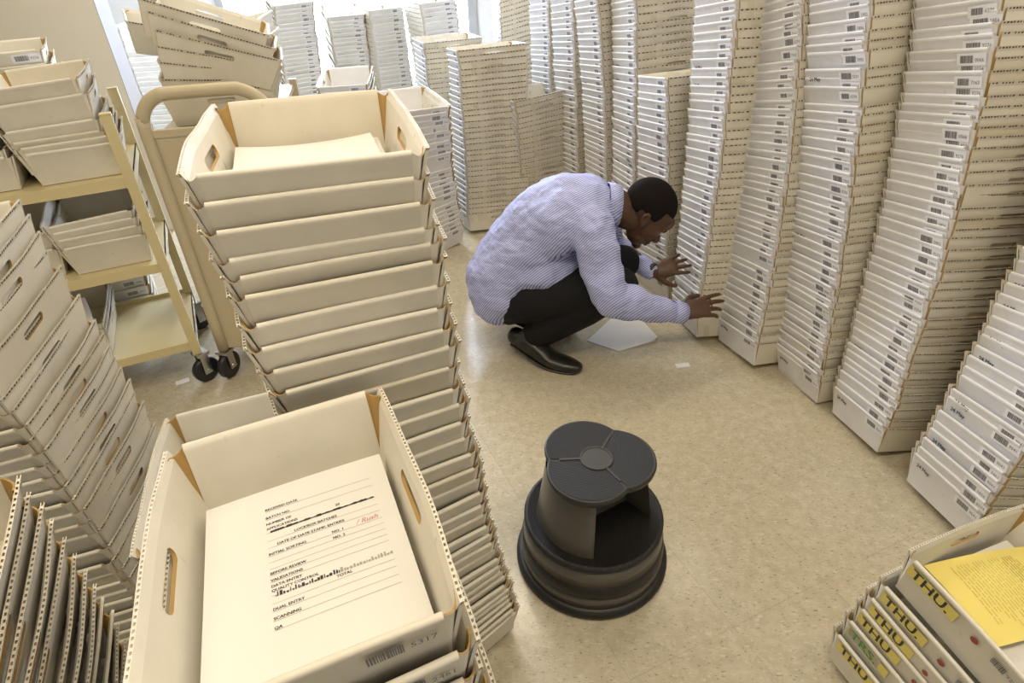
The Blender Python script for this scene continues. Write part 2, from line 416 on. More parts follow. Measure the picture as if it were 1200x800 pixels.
def end_panel_mesh(name, seed=0, mats=None, lo=False):
    """the short folded wall at -y with rolled corner gussets"""
    rg = random.Random(seed); mb = MB()
    nx = 4 if lo else 8; sag = rg.uniform(-0.0015, 0.0025)
    def Yf(t): return -TLn / 2 + TL * (1 - t)
    prof = [(0, 0.0), (0.86, 0.0), (0.90, -0.0022), (0.955, -0.0036), (0.988, -0.0022), (1.0, 0.0012), (0.985, 0.0046), (0.94, 0.0060), (0.88, 0.0046), (0, 0.0042)]
    rows = []
    for t, dy in prof:
        hwid = (TWd / 2 - TW) + (TW - FLAT) * t if t <= 1 else 0
        rows.append([(hwid * (-1 + 2 * i / nx), Yf(t) + dy + sag * (1 - (-1 + 2 * i / nx) ** 2) * t, t * TH) for i in range(nx + 1)])
    mb.grid(rows, 0, True)
    for i_ in (0, nx):
        pts = [r[i_] for r in rows]; mb.poly(pts if i_ == 0 else pts[::-1], 0)
    for s in (-1, 1):   # rolled gusset: white outside, brown inside, open at the top
        ng = 3 if lo else 5
        lowz = rg.uniform(0.004, 0.012)
        def G(a, t, off):
            x0 = (TWd / 2 - TW) + (TW - FLAT) * t; x1 = TWd / 2 - TW * (1 - t) - 0.0008
            y0 = Yf(t) + 0.0008; y1 = Yf(t) + 0.0008 + 0.018 * t + 0.004
            ang = a * PI / 2
            x = x0 + (x1 - x0) * math.sin(ang); y = y0 + (y1 - y0) * (1 - math.cos(ang))
            nx_, ny_ = math.sin(ang), -math.cos(ang)
            return (s * (x - nx_ * off), y - ny_ * off, t * TH - (lowz * math.sin(PI * min(a * 1.2, 1)) * 0.6 + 0.003) * (t > 0.9))
        ts = [0, 0.5, 1.0]
        for off, mi in ((0, 0), (0.0022, 1)):
            rr = [[G(a / ng, t, off) for a in range(ng + 1)] for t in ts]
            if (s > 0) == (off > 0): rr = [r[::-1] for r in rr]
            mb.grid(rr, mi, True)
        for a in range(ng):
            mb.poly([G(a / ng, 1, 0), G((a + 1) / ng, 1, 0), G((a + 1) / ng, 1, 0.0022), G(a / ng, 1, 0.0022)], 1)
    return mb.mesh(name, mats or [MAT['face'], MAT['kraft']])
def base_mesh(name, mats=None):
    mb = MB(); mb.box((-TWd / 2 + TW, -TLn / 2 + TL, 0), (TWd / 2 - TW, TLn / 2 - TL, 0.003)); return mb.mesh(name, mats or [MAT['board']])
# label drawn on the tilted end face: X along the width, V up the face, normal outward
nrm_ = math.hypot(TL, TH)
MLAB = Matrix(((1, 0, 0, 0), (0, -TL / nrm_, -TH / nrm_, -TLn / 2 + TL - 0.0022), (0, TH / nrm_, -TL / nrm_, 0), (0, 0, 0, 1)))
DIG = ['6779', '5221', '0066', '5856', '5317', '2247', '1164', '7163', '9276', '4204', '6274', '0254', '3387', '9041', '4413', '8218', '2461', '6350', '1187', '5902']
def label_mesh(name, k, may=False, full=True, thu=None, near=False):
    rg = random.Random(100 + k); mb = MB(); z = 0.0
    bw = rg.uniform(0.030, 0.040); bx = rg.uniform(0.040, 0.056); by = TH - rg.uniform(0.0265, 0.033); bh = rg.uniform(0.013, 0.018)
    if full:
        rect(mb, bx - 0.010, by - 0.006, bx + bw + 0.036, min(by + bh + 0.006, TH - 0.008), z, 0, MLAB)
        if rg.random() < 0.0:
            x = rg.uniform(-0.10, -0.05); rect(mb, x, by - 0.015, x + rg.uniform(0.05, 0.08), TH - 0.009, z - 0.0002, 0, MLAB)
    x = bx
    while x < bx + bw:                     # bars of the code
        wd = rg.choice((0.0012, 0.0018, 0.003)); rect(mb, x, by, min(x + wd, bx + bw), by + bh, z + 0.0003, 2, MLAB); x += wd + rg.choice((0.0006, 0.001))
    add_text(mb, rg.choice(DIG), 0.0125, bx + bw + 0.005, by + 0.003, z + 0.0003, 2, MLAB)
    if may: add_text(mb, '24 May', 0.0165, -0.098, TH - 0.034, z + 0.0004, 1, MLAB, bold=0.0006)
    return mb.mesh(name, [MAT['labelpaper'], MAT['ink'], MAT['greyink']])
SIDES = []
for k in range(3):
    m1 = side_panel_mesh('side_panel', True, (0.004, 0.008, 0.006)[k], None, (0.0, 0.0015, -0.001)[k]); SIDES.append((m1, mirror_mesh(m1, 'side_panel')))
SIDES_W = []
for k in range(2):
    m1 = side_panel_mesh('side_panel', True, (0.004, 0.007)[k], None, 0.0, None, 1); SIDES_W.append((m1, mirror_mesh(m1, 'side_panel')))
ENDS = []
for k in range(4):
    m1 = end_panel_mesh('end_panel', k); ENDS.append((m1, mirror_mesh(m1, 'end_panel')))
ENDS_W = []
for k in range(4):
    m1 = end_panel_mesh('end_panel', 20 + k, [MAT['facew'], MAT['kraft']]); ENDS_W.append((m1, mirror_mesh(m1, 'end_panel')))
BASE = base_mesh('base_panel')
LABELS = [label_mesh('label', k, False) for k in range(14)]; LABELS_MAY = [label_mesh('label', 50 + k, True) for k in range(4)]
ORD1 = ['', 'first', 'second', 'third', 'fourth', 'fifth', 'sixth', 'seventh', 'eighth', 'ninth', 'tenth', 'eleventh', 'twelfth', 'thirteenth', 'fourteenth', 'fifteenth', 'sixteenth', 'seventeenth', 'eighteenth', 'nineteenth']
def ordinal(n):
    if n < 20: return ORD1[n]
    t = {2: 'twent', 3: 'thirt', 4: 'fort', 5: 'fift'}[n // 10]
    return t + 'ieth' if n % 10 == 0 else t + 'y-' + ORD1[n % 10]
NT = [0]
def make_tray(mat, label, group, lab=None, rnd=RND, swap=False):
    NT[0] += 1
    r = empty('cardboard_tray', mat, label, 'tray', group)
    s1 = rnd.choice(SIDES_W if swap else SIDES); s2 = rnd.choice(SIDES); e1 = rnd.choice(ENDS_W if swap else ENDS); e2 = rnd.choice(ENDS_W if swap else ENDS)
    for me, nm in ((s1[0], 'side_panel'), (s2[1], 'side_panel'), (e1[0], 'end_panel'), (e2[1], 'end_panel'), (BASE, 'base_panel')):
        link(nm, me, r)
    if lab is not None: link('label', lab, r)
    return r
# far and hidden trays are gathered into one object
FAR = []
mats_far = [MAT['board_s'], MAT['kraft'], MAT['face_s'], MAT['labelpaper'], MAT['ink'], MAT['greyink'], MAT['slit']]
def arr(me, mapm):
    me.calc_loop_triangles()
    n = len(me.loop_triangles); t = np.empty(n * 3, 'i'); me.loop_triangles.foreach_get('vertices', t)
    pi = np.empty(n, 'i'); me.loop_triangles.foreach_get('polygon_index', pi)
    mi = np.empty(len(me.polygons), 'i'); me.polygons.foreach_get('material_index', mi)
    co = np.empty(len(me.vertices) * 3, 'f'); me.vertices.foreach_get('co', co)
    return co.reshape(-1, 3).astype('d'), t.reshape(-1, 3), np.array(mapm)[mi[pi]]
_s = side_panel_mesh('side_far', False, cap=1); _e = end_panel_mesh('end_far', 3, None, True)
FS = [arr(_s, [0, 1, 6]), arr(mirror_mesh(side_panel_mesh('side_far', False), 'side_far'), [0, 1, 6])]
FE = [arr(_e, [2, 1]), arr(mirror_mesh(_e, 'end_far'), [2, 1])]
FB = arr(BASE, [0]); FL = [arr(m, [3, 4, 5]) for m in LABELS + LABELS_MAY[:2]]
def far_tray(mat, lab=True, rnd=RND):
    A = np.array(mat)
    for co, t, mi in FS + FE + [FB] + ([rnd.choice(FL)] if lab else []):
        FAR.append((co @ A[:3, :3].T + A[:3, 3], t, mi))
def stack_pose(p, z, rnd=None, jx=0.0016, jyaw=0.006):
    cx, cy, y0, y1, ax, ay, bx, by, tx, ty, ux, uy = p
    jx_, jy_, jw = (rnd.gauss(0, jx), rnd.gauss(0, jx), rnd.gauss(0, jyaw)) if rnd else (0, 0, 0)
    return place(cx + ax * z + bx * z * z + jx_, cy + ay * z + by * z * z + jy_, z, y0 + y1 * z + jw, (tx + 2 * ux * z, ty + 2 * uy * z))
def zs_random(z0, z1, lo, hi, seed, p_big=0.12):
    rg = random.Random(seed); out = [z0]
    while out[-1] < z1:
        d = rg.uniform(lo, hi)
        if rg.random() < p_big: d += rg.uniform(0.008, 0.02)
        out.append(out[-1] + d)
    return out

ST = {
 'R1': [1.363, 1.205, -1.433, -0.074, 0.196, 0.044, 0.005, 0.121, 0.187, 0.081, 0.006, 0.122],
 'R2': [1.298, 1.547, -1.41, 0.044, 0.093, 0.13, -0.061, 0.028, 0.119, 0.118, -0.062, 0.032],
 'R3': [1.222, 1.836, -1.351, 0.013, -0.023, 0.097, -0.031, 0.036, -0.004, 0.088, -0.032, 0.04],
 'R4': [1.053, 2.057, -1.281, -0.036, 0.088, 0.115, -0.061, 0.046, 0.085, 0.128, -0.061, 0.048],
 'R5': [0.912, 2.252, -1.426, 0.133, 0.054, 0.142, -0.039, 0.007, 0.047, 0.16, -0.038, 0.005],
 'R6': [0.839, 2.619, -1.172, -0.164, -0.046, 0.053, -0.007, 0.05, -0.041, 0.048, -0.006, 0.049],
 'R7': [0.758, 2.95, -1.333, 0.0, -0.008, 0.019, -0.025, 0.039, -0.012, 0.028, -0.029, 0.046],
 'R8': [0.662, 3.25, -1.25, 0.0, -0.006, 0.008, -0.054, 0.03, -0.007, 0.02, -0.054, 0.041],
 'R9': [0.545, 3.55, -1.199, 0.0, -0.028, 0.028, -0.015, 0.041, -0.034, 0.029, -0.025, 0.042],
 'R10': [0.407, 3.85, -1.19, 0.0, 0.003, 0.022, -0.014, 0.043, -0.004, 0.029, -0.021, 0.049],
 'F1': [-0.216, 0.94, 0.648, -0.327, -0.106, -0.101, 0.052, 0.026, -0.096, -0.066, 0.044, 0.036],
 'F2': [-0.186, 0.406, 0.496, -0.146, -0.023, 0.015, -0.04, 0.016, -0.007, 0.027, -0.034, 0.02],
 'F3': [-0.514, 0.827, 0.298, -0.002, -0.021, 0.013, -0.022, 0.015, -0.022, 0.014, -0.022, 0.015],
 'F4': [-0.933, 0.945, 0.153, 0.054, -0.191, 0.15, 0.071, -0.106, -0.213, 0.138, 0.066, -0.125],
 'F5': [-0.852, 0.4, 0.364, -0.09, 0.168, 0.112, 0.015, -0.209, 0.168, 0.112, 0.015, -0.209],
 'T': [0.905, 0.718, -1.223, 0.071, 0.125, -0.031, 0.052, -0.137, 0.128, -0.026, 0.053, -0.139],
 'L': [-0.444, 3.239, 0.639, -0.309, -0.082, -0.228, 0.12, 0.004, -0.124, -0.089, 0.114, 0.032],
 'M2': [-0.094, 3.449, -1.209, -0.087, 0.056, 0.201, -0.035, -0.032, 0.029, 0.153, -0.041, -0.047],
 'M1': [0.182, 3.616, -1.067, -0.106, 0.066, 0.0, -0.098, -0.002, 0.04, -0.001, -0.104, -0.002],
 'M3': [0.176, 4.6, -1.302, -0.017, -0.017, 0.104, 0.024, 0.084, -0.151, 0.107, -0.057, 0.084],
 'B2': [-1.517, 4.972, 0.39, 0.037, 0.015, -0.016, 0.038, -0.029, -0.018, -0.033, 0.017, -0.041],
 'B3': [-1.174, 5.184, 0.349, -0.01, 0.012, -0.025, 0.018, -0.043, 0.008, -0.032, 0.017, -0.049],
 'B4': [-0.885, 5.151, 0.465, 0.095, -0.013, 0.005, -0.004, 0.006, -0.007, 0.001, -0.002, 0.003],
 'B5': [-0.449, 4.957, 0.399, 0.047, -0.012, 0.001, -0.028, 0.002, 0.001, -0.002, -0.019, 0.0],
 'Bs': [-0.869, 3.728, 0.098, -0.035, 0.0, -0.018, 0.0, -0.025, 0.0, -0.029, 0.0, -0.031],
 'B1': [-2.21, 4.42, 0.08, 0, 0, 0, 0, 0, 0, 0, 0, 0],
 'M0': [-0.33, 4.25, -1.2, 0, 0, 0, 0, 0, 0, 0, 0, 0],
}
# the four tall labelled stacks along the right, tray by tray
rows_r = (('R1', 1.02, 'in the rightmost wall stack', 0.026, 0.034, 5), ('R2', 1.26, 'in the second wall stack from right', 0.021, 0.032, 2),
          ('R3', 1.26, 'in the third wall stack from right', 0.021, 0.032, 3), ('R4', 1.26, 'in the fourth wall stack from right', 0.021, 0.032, 4))
for key, ztop, where, lo, hi, seed in rows_r:
    rg = random.Random(seed * 11); zl = zs_random(0.0, ztop, lo, hi, seed)
    for i, z in enumerate(zl):
        may = (key == 'R1' and rg.random() < 0.45) or rg.random() < 0.10 or i == 0
        lab = rg.choice(LABELS_MAY) if may else rg.choice(LABELS)
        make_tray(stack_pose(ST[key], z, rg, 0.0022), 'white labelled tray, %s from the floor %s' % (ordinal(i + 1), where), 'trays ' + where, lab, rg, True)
# big cream stack in the foreground
zF1 = [1.151, 1.120, 1.088, 1.052, 1.029, 1.005, 0.965, 0.930, 0.893, 0.858, 0.818, 0.775, 0.738, 0.699, 0.658, 0.617, 0.577, 0.540, 0.504, 0.466, 0.432, 0.396, 0.366, 0.335, 0.300, 0.264, 0.236, 0.205, 0.178, 0.150, 0.122, 0.098, 0.074, 0.050, 0.026, 0.0]
rg = random.Random(21)
for i, z in enumerate(zF1):
    make_tray(stack_pose(ST['F1'], z, rg, 0.002, 0.008), 'plain cream tray, %s from the top of the tall foreground stack' % ordinal(i + 1), 'trays in the tall foreground stack', None, rg)
# front stack with the printed form on top
LAB_NEAR = [label_mesh('label', 300 + k, False, False) for k in range(3)]
zF2 = [0.86, 0.806, 0.764, 0.724, 0.686]
for i, z in enumerate(zF2):
    make_tray(stack_pose(ST['F2'], z, rg, 0.0015, 0.004), 'cream tray, %s from the top of the stack holding the printed form' % ordinal(i + 1), 'trays under the printed form', LAB_NEAR[i % 3], rg)
z = 0.64
while z > 0.0:
    far_tray(stack_pose(ST['F2'], z, rg), False, rg); z -= 0.04
far_tray(stack_pose(ST['F2'], 0.0, rg), False, rg)
# stack behind it
for i, z in enumerate([0.56, 0.515, 0.475, 0.44]):
    make_tray(stack_pose(ST['F3'], z, rg), 'cream tray, %s from the top of the low stack behind the form' % ordinal(i + 1), 'trays behind the form', None, rg)
z = 0.40
while z > 0.0:
    far_tray(stack_pose(ST['F3'], z, rg), False, rg); z -= 0.04
far_tray(stack_pose(ST['F3'], 0.0, rg), False, rg)
# leaning stack on the left
zF4 = [0.92, 0.887, 0.853, 0.813, 0.778, 0.739, 0.705, 0.674, 0.642, 0.610, 0.577, 0.545, 0.513, 0.480, 0.450, 0.418, 0.382, 0.345, 0.305, 0.270, 0.235, 0.205, 0.175, 0.148, 0.120, 0.092, 0.064, 0.038]
for i, z in enumerate(zF4):
    make_tray(stack_pose(ST['F4'], z, rg, 0.0035, 0.014), 'cream tray, %s from the top of the leaning stack at left' % ordinal(i + 1), 'trays in the leaning left stack', None, rg)
far_tray(stack_pose(ST['F4'], 0.0, rg), False, rg)
# stack in the bottom left corner
zF5 = [0.80, 0.765, 0.735, 0.695, 0.652, 0.605, 0.560, 0.515, 0.389, 0.345, 0.305, 0.264, 0.225, 0.190, 0.155, 0.120, 0.085, 0.055]
for i, z in enumerate(zF5):
    make_tray(stack_pose(ST['F5'], z, rg, 0.002, 0.006), 'cream tray, %s from the top of the stack in the bottom left corner' % ordinal(i + 1), 'trays in the bottom left stack', None, rg)
far_tray(stack_pose(ST['F5'], 0.0), False, rg)
# support between the two halves of that stack
for z in (0.475, 0.43): far_tray(stack_pose(ST['F5'], z, rg), False, rg)
# THU stack at bottom right
def thu_label(word, dot_r, green=False, px=-0.105, bold=0.0013, sticker=True):
    mb = MB(); top = TH - 0.010
    if sticker: rect(mb, px - 0.008, top - 0.034, px + 0.098, top - 0.002, 0.0, 1, MLAB)
    if green:
        rect(mb, px - 0.006, top - 0.036, px + 0.076, top, 0.0, 0, MLAB)
    add_text(mb, word, 0.037, px, top - 0.030, 0.0005, 4 if green else 2, MLAB, bold=bold)
    cx, cy = 0.030, top - 0.020
    mb.poly([tuple(MLAB @ Vector((cx + dot_r * math.cos(a * PI / 10), cy + dot_r * math.sin(a * PI / 10), 0.0004))) for a in range(20)], 3)
    x = 0.064
    rr = random.Random(len(word) + int(dot_r * 1e4))
    while x < 0.088:
        wd = rr.choice((0.001, 0.0018, 0.0026)); rect(mb, x, top - 0.027, x + wd, top - 0.010, 0.0004, 5, MLAB); x += wd + 0.0008
    add_text(mb, '92905', 0.012, 0.092, top - 0.024, 0.0004, 5, MLAB)
    return mb.mesh('label', [MAT['labelpaper'], MAT['yellowsticker'], MAT['ink'], MAT['reddot'], MAT['greenpen'], MAT['greyink']])
thu = [('THU.', 0.0075, False), ('THU.', 0.0075, False), ('THU', 0.0065, False), ('THU', 0.0065, False), ('TRS.', 0.011, True), ('THU', 0.0075, False)]
zT = [0.299, 0.200, 0.150, 0.106, 0.056, 0.0]
for i, z in enumerate(zT):
    wd, dr, gr = thu[i]
    make_tray(stack_pose(ST['T'], z, rg, 0.0015, 0.004), 'tray with a %s, %s from the top at the bottom right' % ('green pen lettered label' if gr else 'yellow day sticker', ordinal(i + 1)), 'day-marked trays at bottom right', thu_label(wd, dr, gr, px=-0.108 + 0.004 * (i % 3)), rg)
# every other stack goes into the one far object
for key, zt, lab in (('R5', 1.26, True), ('R6', 0.84, True), ('R7', 1.26, True), ('R8', 1.26, True), ('R9', 1.26, True), ('R10', 1.26, True), ('L', 0.70, True),
                     ('M2', 0.84, True), ('M1', 0.60, True), ('M3', 1.2, True), ('B2', 1.0, True), ('B3', 0.90, True), ('B4', 0.90, True), ('B5', 0.95, True),
                     ('Bs', 0.70, True), ('B1', 0.94, True), ('M0', 0.80, True)):
    rg2 = random.Random(len(key) * 31 + ord(key[-1])); n = int(zt / 0.0285); sp_ = zt / n
    for i in range(n + 1):
        far_tray(stack_pose(ST[key], i * sp_ + (rg2.uniform(-0.004, 0.004) if 0 < i < n else 0), rg2, 0.002), lab, rg2)
for z in np.arange(1.04, 1.26, 0.03): far_tray(stack_pose(ST['R1'], 1.02 + (z - 1.02) * 0.999), True, RND)

# ------------------------------------------------------------------ carts
def caster(parent, x, y, z_top, r=0.052, yaw=0.0):
    mt = Matrix.Translation((x, y, 0)) @ Matrix.Rotation(yaw, 4, 'Z')
    mb = MB(); prof = [(r * 0.86, -0.014), (r, -0.010), (r, 0.010), (r * 0.86, 0.014)]
    rows = [[tuple(mt @ Vector((q * math.cos(2 * PI * i / 24), dz, r + q * math.sin(2 * PI * i / 24)))) for i in range(24)] for q, dz in prof]
    mb.grid(rows, 0, True, True, True)
    wob = link('wheel', mb.mesh('wheel', [MAT['rubber']]), parent)
    mb = MB()
    mb.box((-0.016, -0.022, r - 0.012), (0.016, -0.018, z_top), 0, mt); mb.box((-0.016, 0.018, r - 0.012), (0.016, 0.022, z_top), 0, mt)
    mb.box((-0.024, -0.026, z_top - 0.012), (0.024, 0.026, z_top), 0, mt)
    mb.grid([[tuple(mt @ Vector((0.009 * math.cos(2 * PI * i / 12), dz, r + 0.009 * math.sin(2 * PI * i / 12)))) for i in range(12)] for dz in (-0.026, 0.026)], 0, True, True, True)
    link('fork', mb.mesh('fork', [MAT['steel']]), wob)
# shelf cart: local x runs left from the front right post (negative), y into depth
MA = Matrix.Translation((-1.215, 2.0, 0)) @ Matrix.Rotation(math.radians(24.8), 4, 'Z')
cartA = empty('book_cart', MA, 'cream steel shelf cart loaded with trays behind the leaning stack', 'cart')
CW, CD = 0.92, 0.44
for x, y in ((0, 0), (-CW, 0), (0, CD), (-CW, CD)):
    mb = MB(); mb.box((x - 0.028, y - 0.014, 0.13), (x + 0.004, y + 0.010, 1.03)); mb.box((x - 0.028, y - 0.014, 1.028), (x + 0.004, y + 0.014, 1.034))
    link('post', mb.mesh('post', [MAT['cart']]), cartA)
    caster(cartA, x - 0.005, y, 0.135, yaw=0.5)
for zs in (0.155, 0.49, 0.80):
    mb = MB(); mb.box((-CW, 0.002, zs + 0.028), (-0.0, CD, zs + 0.034))
    mb.box((-CW, -0.006, zs), (0.0, 0.002, zs + 0.034)); mb.box((-CW, CD, zs), (0.0, CD + 0.006, zs + 0.05))
    mb.box((-CW, -0.006, zs), (-CW + 0.004, CD, zs + 0.034)); mb.box((-0.004, 0, zs), (0.0, CD, zs + 0.034))
    link('shelf', mb.mesh('shelf', [MAT['cart']]), cartA)
# handle cart
MBm = Matrix.Translation((-1.135, 2.02, 0)) @ Matrix.Rotation(math.radians(11), 4, 'Z')
cartB = empty('utility_cart', MBm, 'tan steel cart with a rounded tube push handle behind the tall stack', 'cart')
BW, BD = 0.385, 0.80
mb = MB(); r_ = 0.10; pts = [(0, 0, 0.12), (0, 0, 0.60), (0, 0, 1.075 - r_)]
for k in range(1, 7): a = k / 6 * PI / 2; pts.append((r_ - r_ * math.cos(a), 0, 1.075 - r_ + r_ * math.sin(a)))
for k in range(0, 7): a = PI / 2 - k / 6 * PI / 2; pts.append((BW - r_ + r_ * math.cos(a), 0, 1.075 - r_ + r_ * math.sin(a)))
pts += [(BW, 0, 0.60), (BW, 0, 0.12)]
add_tube(mb, pts, [0.0205] * len(pts), 12, (0, 1, 0), 3, 0, False)
link('handle', mb.mesh('handle', [MAT['carttan']]), cartB)
mb = MB(); mb.box((0.01, 0.0, 0.13), (BW - 0.01, 0.012, 0.955)); mb.box((0.0, -0.004, 0.945), (BW, 0.016, 0.968)); mb.box((0.03, -0.003, 0.16), (BW - 0.03, 0.0, 0.93))
link('end_board', mb.mesh('end_board', [MAT['carttan']]), cartB)
for zs in (0.14, 0.55, 0.93):
    mb = MB(); mb.box((0.0, 0.012, zs - 0.02), (BW, BD, zs)); link('shelf', mb.mesh('shelf', [MAT['carttan']]), cartB)
for x in (0, BW):
    mb = MB(); mb.box((x - 0.015, BD, 0.12), (x + 0.015, BD + 0.02, 0.95)); link('post', mb.mesh('post', [MAT['carttan']]), cartB)
for x, y in ((0.0, 0.0), (BW, 0), (0, BD), (BW, BD)): caster(cartB, x, y, 0.125, 0.055, 1.1)
# trays on the shelf cart
def on_cart(x, y, z, yaw=0.0, tilt=(0, 0)): return MA @ Matrix.Translation((x, y, z)) @ rodv((-tilt[1], tilt[0], 0)) @ Matrix.Rotation(yaw, 4, 'Z')
spots = []
for i, dz in enumerate((0.0, 0.020, 0.038, 0.072, 0.145, 0.19)): spots.append((-0.145 - 0.006 * i, 0.205, 0.836 + dz, 0.02 * math.sin(i * 2), (-0.010 * i, 0), 'right-hand pile on the upper cart shelf', i))
for i, dz in enumerate((0.0, 0.022, 0.12)): spots.append((-0.43 - 0.004 * i, 0.21, 0.836 + dz, -0.02 * i, (-0.02 * i, 0), 'middle pile on the upper cart shelf', i))
for i, dz in enumerate((0.0, 0.033, 0.060, 0.085)): spots.append((-0.16 - 0.006 * i, 0.20, 0.526 + dz, 0.015 * i, (-0.012 * i, 0), 'right-hand pile on the lower cart shelf', i))
for i, dz in enumerate((0.0, 0.06)): spots.append((-0.43, 0.22, 0.526 + dz, 0.02, (0, 0), 'middle pile on the lower cart shelf', i))
for x, y, z, yw, tl, where, i in spots:
    make_tray(on_cart(x, y, z, yw, tl), 'cream tray, %s from the bottom of the %s' % (ordinal(i + 1), where), 'trays on the shelf cart', None, rg)
for i in range(4):
    make_tray(on_cart(-0.30 - 0.01 * i, 0.66, 0.93 + 0.045 * i, 0.08, (0, 0)), 'tray with stickered end, %s from the bottom of the pile behind the cart' % ordinal(i + 1), 'trays behind the shelf cart', LABELS[i], rg)
z = 0.0
while z < 0.92: far_tray(on_cart(-0.30, 0.66, z, 0.08), True, rg); z += 0.045
# jumbled trays on the handle cart, slotted sides toward the camera
pile = [(0.20, 0.30, 0.935, 0.10, 0.00), (0.20, 0.30, 0.972, 0.16, 0.10), (0.205, 0.29, 1.010, 0.14, 0.20), (0.21, 0.28, 1.048, 0.12, 0.26), (0.215, 0.27, 1.085, 0.10, 0.33), (0.205, 0.27, 1.130, 0.08, 0.37), (0.190, 0.27, 1.170, 0.12, 0.36)]
for i, (x, y, z, yw, rl) in enumerate(pile):
    mt = MBm @ Matrix.Translation((x, y, z)) @ Matrix.Rotation(rl, 4, 'Y') @ Matrix.Rotation(PI / 2 + yw, 4, 'Z')
    make_tray(mt, 'tilted cream tray, %s from the bottom of the jumble on the tan cart' % ordinal(i + 1), 'jumbled trays on the tan cart', None, rg)
for i, (x, y, z, yw, rl) in enumerate([(0.20, 0.66, 1.02, -0.10, -0.16), (0.19, 0.66, 1.075, -0.12, -0.20), (0.02, 0.64, 1.10, 0.3, 0.25)]):
    mt = MBm @ Matrix.Translation((x, y, z)) @ Matrix.Rotation(rl, 4, 'Y') @ Matrix.Rotation(PI / 2 + yw, 4, 'Z')
    make_tray(mt, 'cream tray leaning %s at the back of the jumble' % ('up to the right, lower one', 'up to the right, upper one', 'to the left')[i], 'jumbled trays on the tan cart', None, rg)
# small tray stack and blue-wrapped packet on the bottom shelf
for i in range(3): make_tray(on_cart(-0.40, 0.20, 0.192 + 0.022 * i, 0.0), 'cream tray, %s from the bottom on the lowest cart shelf' % ordinal(i + 1), 'trays on the lowest cart shelf', None, rg)
mb = MB(); mb.box((-0.09, -0.14, 0), (0.09, 0.14, 0.045)); mb.box((-0.092, -0.142, 0.004), (0.092, -0.02, 0.04), 1)
o = link('packet', mb.mesh('packet', [MAT['paper'], MAT['blue']])); o.matrix_world = on_cart(-0.40, 0.10, 0.30, 0.2)
tag(o, 'white packet with a blue wrapper on the lowest cart shelf', 'packet')

# ------------------------------------------------------------------ join the far trays
cos, tris, mis = [], [], []; off = 0
for co, t, mi in FAR:
    cos.append(co); tris.append(t + off); mis.append(mi); off += len(co)
cos = np.concatenate(cos); tris = np.concatenate(tris); mis = np.concatenate(mis)
me = bpy.data.meshes.new('cardboard_trays'); me.vertices.add(len(cos)); me.vertices.foreach_set('co', cos.astype('f').ravel())
me.loops.add(len(tris) * 3); me.loops.foreach_set('vertex_index', tris.astype('i').ravel())
me.polygons.add(len(tris)); me.polygons.foreach_set('loop_start', np.arange(0, len(tris) * 3, 3, dtype='i'))
for m in mats_far: me.materials.append(m)
me.polygons.foreach_set('material_index', mis.astype('i')); me.update(calc_edges=True)
o = link('cardboard_trays', me)
tag(o, 'rows of stacked white labelled trays filling the back of the room', 'trays', None, 'stuff')

# ------------------------------------------------------------------ papers in and around the trays
def sheet(name, w_, l_, mat, nx=8, ny=8, f=None, th=0.0006):
    mb = MB(); f = f or (lambda u, v: 0.0)
    for s, dz in ((1, th), (0, 0.0)):
        rr = [[((u / nx - .5) * w_, (v / ny - .5) * l_, f(u / nx, v / ny) + dz) for u in range(nx + 1)] for v in range(ny + 1)]
        if not s: rr = [r[::-1] for r in rr]
        mb.grid(rr, 0, True)
    return mb
MF2 = stack_pose(ST['F2'], 0.86)
def fcurve(u, v): return 0.006 * (v - 0.3) ** 2 + 0.002 * math.sin(u * 3)
mb = MB(); PW, PL = 0.216, 0.300
for k in range(5):
    dz = 0.012 * k
mbk = MB(); mbk.box((-0.101, -0.140, 0.0), (0.101, 0.140, 0.034))
sh = link('paper_pile', mbk.mesh('paper_pile', [MAT['paper']])); sh.matrix_world = MF2 @ Matrix.Translation((0, -0.012, 0.004))
tag(sh, 'pile of white paper filling the tray under the printed form', 'papers')
def Zs(x, y):   # surface of the form sheet
    u, v = x / PW + .5, y / PL + .5
    return fcurve(u, v)
fm = sheet('printed_form', PW, PL, None, 10, 14, fcurve)
form = link('printed_form', fm.mesh('printed_form', [MAT['paper']])); form.matrix_world = MF2 @ Matrix.Translation((0.004, -0.018, 0.0402))
tag(form, 'white printed form with ruled lines lying in the front tray', 'paper')
mb = MB()
lx0, lx1 = -0.040, 0.088
def V(v): return PL / 2 - (v * 0.93 + 0.055) * PL
lines = [0.085, 0.135, 0.215, 0.26, 0.30, 0.345, 0.378, 0.412, 0.446, 0.480, 0.545, 0.582, 0.618, 0.66, 0.70]
def srect(x0, y0, x1, y1, mi, h=0.0009):
    n = 6
    for k in range(n):
        a = x0 + (x1 - x0) * k / n; b = x0 + (x1 - x0) * (k + 1) / n
        mb.poly([(a, y0, Zs(a, y0) + h), (b, y0, Zs(b, y0) + h), (b, y1, Zs(b, y1) + h), (a, y1, Zs(a, y1) + h)], mi)
for v in lines: srect(lx0, V(v) - 0.0004, lx1, V(v) + 0.0001, 1)
def stext(s_, x, v, size=0.0053, mi=0, bold=0.0003, shear=0):
    vv, ff = text_geo(s_, size)
    for ox in (0, bold):
        mb.idx([(a + x + ox + shear * b, b + V(v), Zs(a + x, b + V(v)) + 0.0010) for a, b, c in vv], ff, mi)
